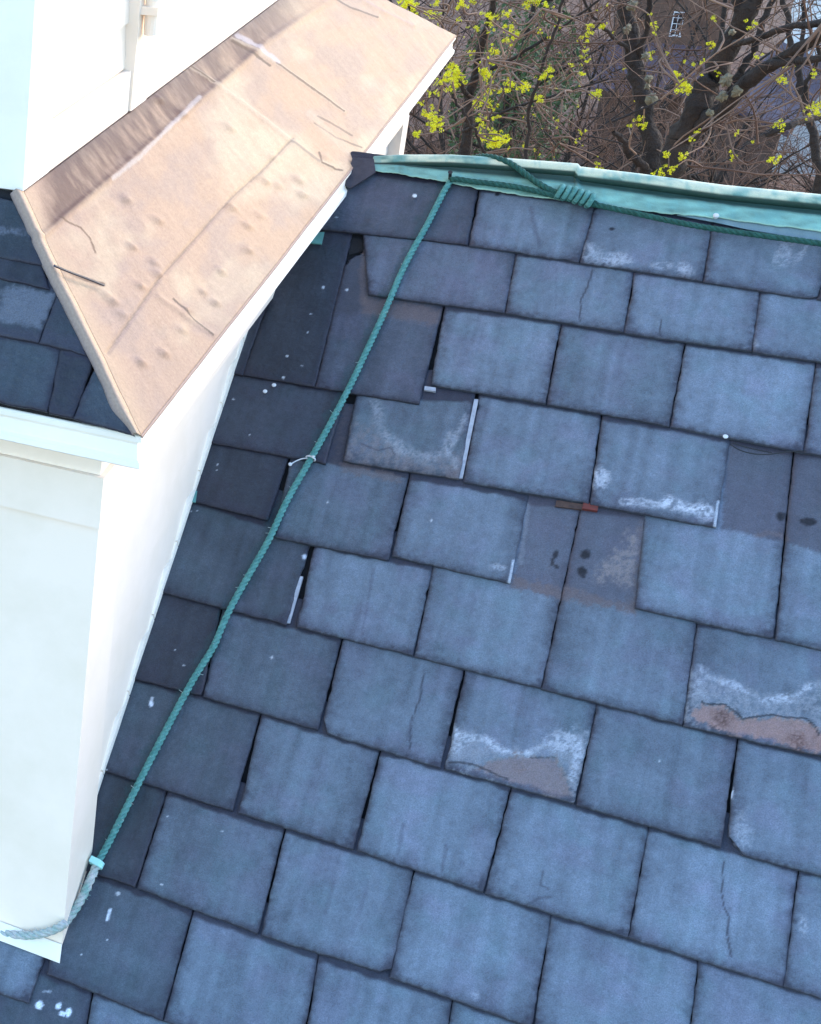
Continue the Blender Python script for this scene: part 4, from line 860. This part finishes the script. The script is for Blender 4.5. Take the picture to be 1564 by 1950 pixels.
flowering('maple_tree', 'thick dark leaning trunk crossing the hillside with lichen patches and heavy right limbs',
    [([(1450, -40), (1425, 20), (1398, 70), (1370, 120), (1345, 165), (1325, 215), (1295, 265), (1275, 330)], [11.8, 11.8, 11.9, 12, 12, 12, 12.1, 12.1], [30, 34, 36, 38, 42, 46, 44, 48]),
     ([(1330, 240), (1370, 215), (1415, 160), (1450, 132), (1480, 118), (1560, 68), (1620, 30)], [12, 11.9, 11.7, 11.6, 11.5, 11.3, 11.1], [30, 28, 26, 26, 22, 18, 16]),
     ([(1470, 122), (1510, 118), (1565, 110), (1620, 104)], [11.5, 11.4, 11.3, 11.2], [18, 14, 13, 11]), ([(1395, 85), (1440, 75), (1500, 50), (1560, 45), (1600, 40)], [11.8, 11.6, 11.5, 11.4, 11.3], [12, 12, 12, 14, 14]),
     ([(1420, 30), (1400, -10), (1380, -60)], [11.8, 11.8, 11.7], [18, 16, 13]), ([(1370, 200), (1420, 130), (1450, 60), (1480, -30)], [12.2, 12.2, 12.2, 12.2], [14, 13, 11, 9])],
    M_bark, 2.4, 13, bl5[27:], 1.1, lichen=[(1384, 153, 10, 11.6), (1375, 185, 8, 11.7), (1403, 175, 8, 11.6), (1395, 62, 5, 11.5), (1352, 215, 6, 11.7)])
flowering('maple_tree', 'dark forked limb rising at the right edge against the white house',
    [([(1560, 330), (1545, 250), (1530, 180), (1518, 120), (1500, 40), (1490, -40)], [14.5] * 6, [16, 14, 12, 10, 9, 8]), ([(1458, 258), (1500, 240), (1530, 228), (1600, 215)], [13, 13, 13.2, 13.6], [9, 13, 13, 12]),
     ([(1530, 185), (1555, 120), (1570, 20)], [14.4, 14.3, 14.2], [8, 7, 6]), ([(1540, 230), (1515, 150), (1535, 60), (1530, -20)], [15, 15, 15, 15], [8, 8, 7, 6])],
    M_bark, 2.6, 14, [(1545, 200, 10), (1570, 60, 12)], 1.0)

# bare trees down the slope: two patterns, copied
def bare_tree(seed, H, spreadr):
    rg = np.random.default_rng(seed); tr = Tubes(); tw = Tubes()
    base = np.zeros(3); P = wander(base, np.array([rg.normal() * .1, rg.normal() * .1, 1]), H, 14, .06, rg, .02); r = np.linspace(.13, .02, 15); tr.add(P, r, 8)
    for i in range(22):
        k = rg.integers(4, 14); d = np.array([rg.normal(), rg.normal(), rg.uniform(.2, 1.)]); L = H * rg.uniform(.18, .38)
        Q = wander(P[k], d, L, 9, .12, rg, .04); rr = np.linspace(r[k] * .5, .008, 10); tr.add(Q, rr, 5); twigs(tw, Q, .011, rg, 3.0, 1.3, 1, .004)
    return tr, tw
protos = []
for sd, H in ((101, 9.5), (102, 8.), (103, 10.5)):
    tr, tw = bare_tree(sd, H, 1)
    root = empty('bare_tree'); o1_ = tr.build('trunk', M_bark, root); o2b = tw.build('twigs', M_twigf, root); protos.append((root, o1_, o2b))
rg = np.random.default_rng(77); k = 0
spots = []
for i in range(46):
    y = rg.uniform(15, 62); f = rg.uniform(-.14, .10) if i % 4 else rg.uniform(-.10, .06)
    x = f * (y + 4) + rg.normal() * .3
    if y > 58 and x > 1.5: continue
    spots.append((x, y))
for i, (x, y) in enumerate(sorted(spots, key=lambda q: q[1])):
    r_, a_, b_ = protos[i % 3]
    if i >= 3:
        nr = r_.copy(); COL.objects.link(nr)
        for ch in (a_, b_): c_ = ch.copy(); COL.objects.link(c_); c_.parent = nr
        r_ = nr
    z = float(gz(x, y)); top = 1.1 - (y + 4) * rg.uniform(.15, .27)      # some crowns reach the upper edge of the view
    sc = max(.35, min(1.3, (top - z) / 9.5)); r_.location = (x, y, z - .1); r_.scale = (sc * 1.0,) * 3; r_.rotation_euler = (0, 0, rg.uniform(0, 6.28))
    tag(r_, 'bare brown twiggy tree on the hillside behind the flowering trees', 'tree', 'bare trees on the hillside')
# brush on the slope
rg = np.random.default_rng(5); tb = Tubes()
for i in range(5200):
    y = rg.uniform(18, 80); x = rg.uniform(-.2, .14) * (y + 4); z = float(gz(x, y)); d = np.array([rg.normal(), rg.normal(), rg.uniform(.2, 1.4)])
    tb.add(wander(np.array([x, y, z]), d, rg.uniform(.8, 2.6), 5, .2, rg), np.linspace(.022, .008, 6) * rg.uniform(.6, 1.4), 3)
o = tb.build('undergrowth', M_twigf, None); tag(o, 'brown tangle of brush and fallen sticks covering the hillside', 'undergrowth', kind='stuff')
# evergreen shrub
rg = np.random.default_rng(9); sh = empty('evergreen_shrub', (0, 0, 0)); c0 = at(np.array((985., 150.)), 24); gz0 = float(gz(c0[0], c0[1])); sh.location = (c0[0], c0[1], gz0)
tag(sh, 'dark green evergreen shrub half hidden among the bare twigs', 'shrub')
V = []; F = []
for i in range(5200):
    p = rg.normal(size=3) * [.42, .6, 1.]; p = p / max(1, np.linalg.norm(p / [.7, .9, 1.6])); q = np.array([p[0], p[1], (c0[2] - gz0) + p[2] * .9 - .3]); a = rg.normal(size=3); a /= np.linalg.norm(a); b = rg.normal(size=3); b /= np.linalg.norm(b); s_ = rg.uniform(.02, .05); k0 = len(V)
    V += [q - a * s_, q + b * s_ * .5, q + a * s_, q - b * s_ * .5]; F.append((k0, k0 + 1, k0 + 2, k0 + 3))
mesh('foliage', V, F, mat('evergreen', (.035, .07, .02), .7, c2=(.07, .10, .03), scale=3), sh)
mb = MB(); mb.tube([(0, 0, -.2), (0.05, 0, (c0[2] - gz0) - .2)], [.08, .03], 8); mb.build('stem', M_bark, sh)
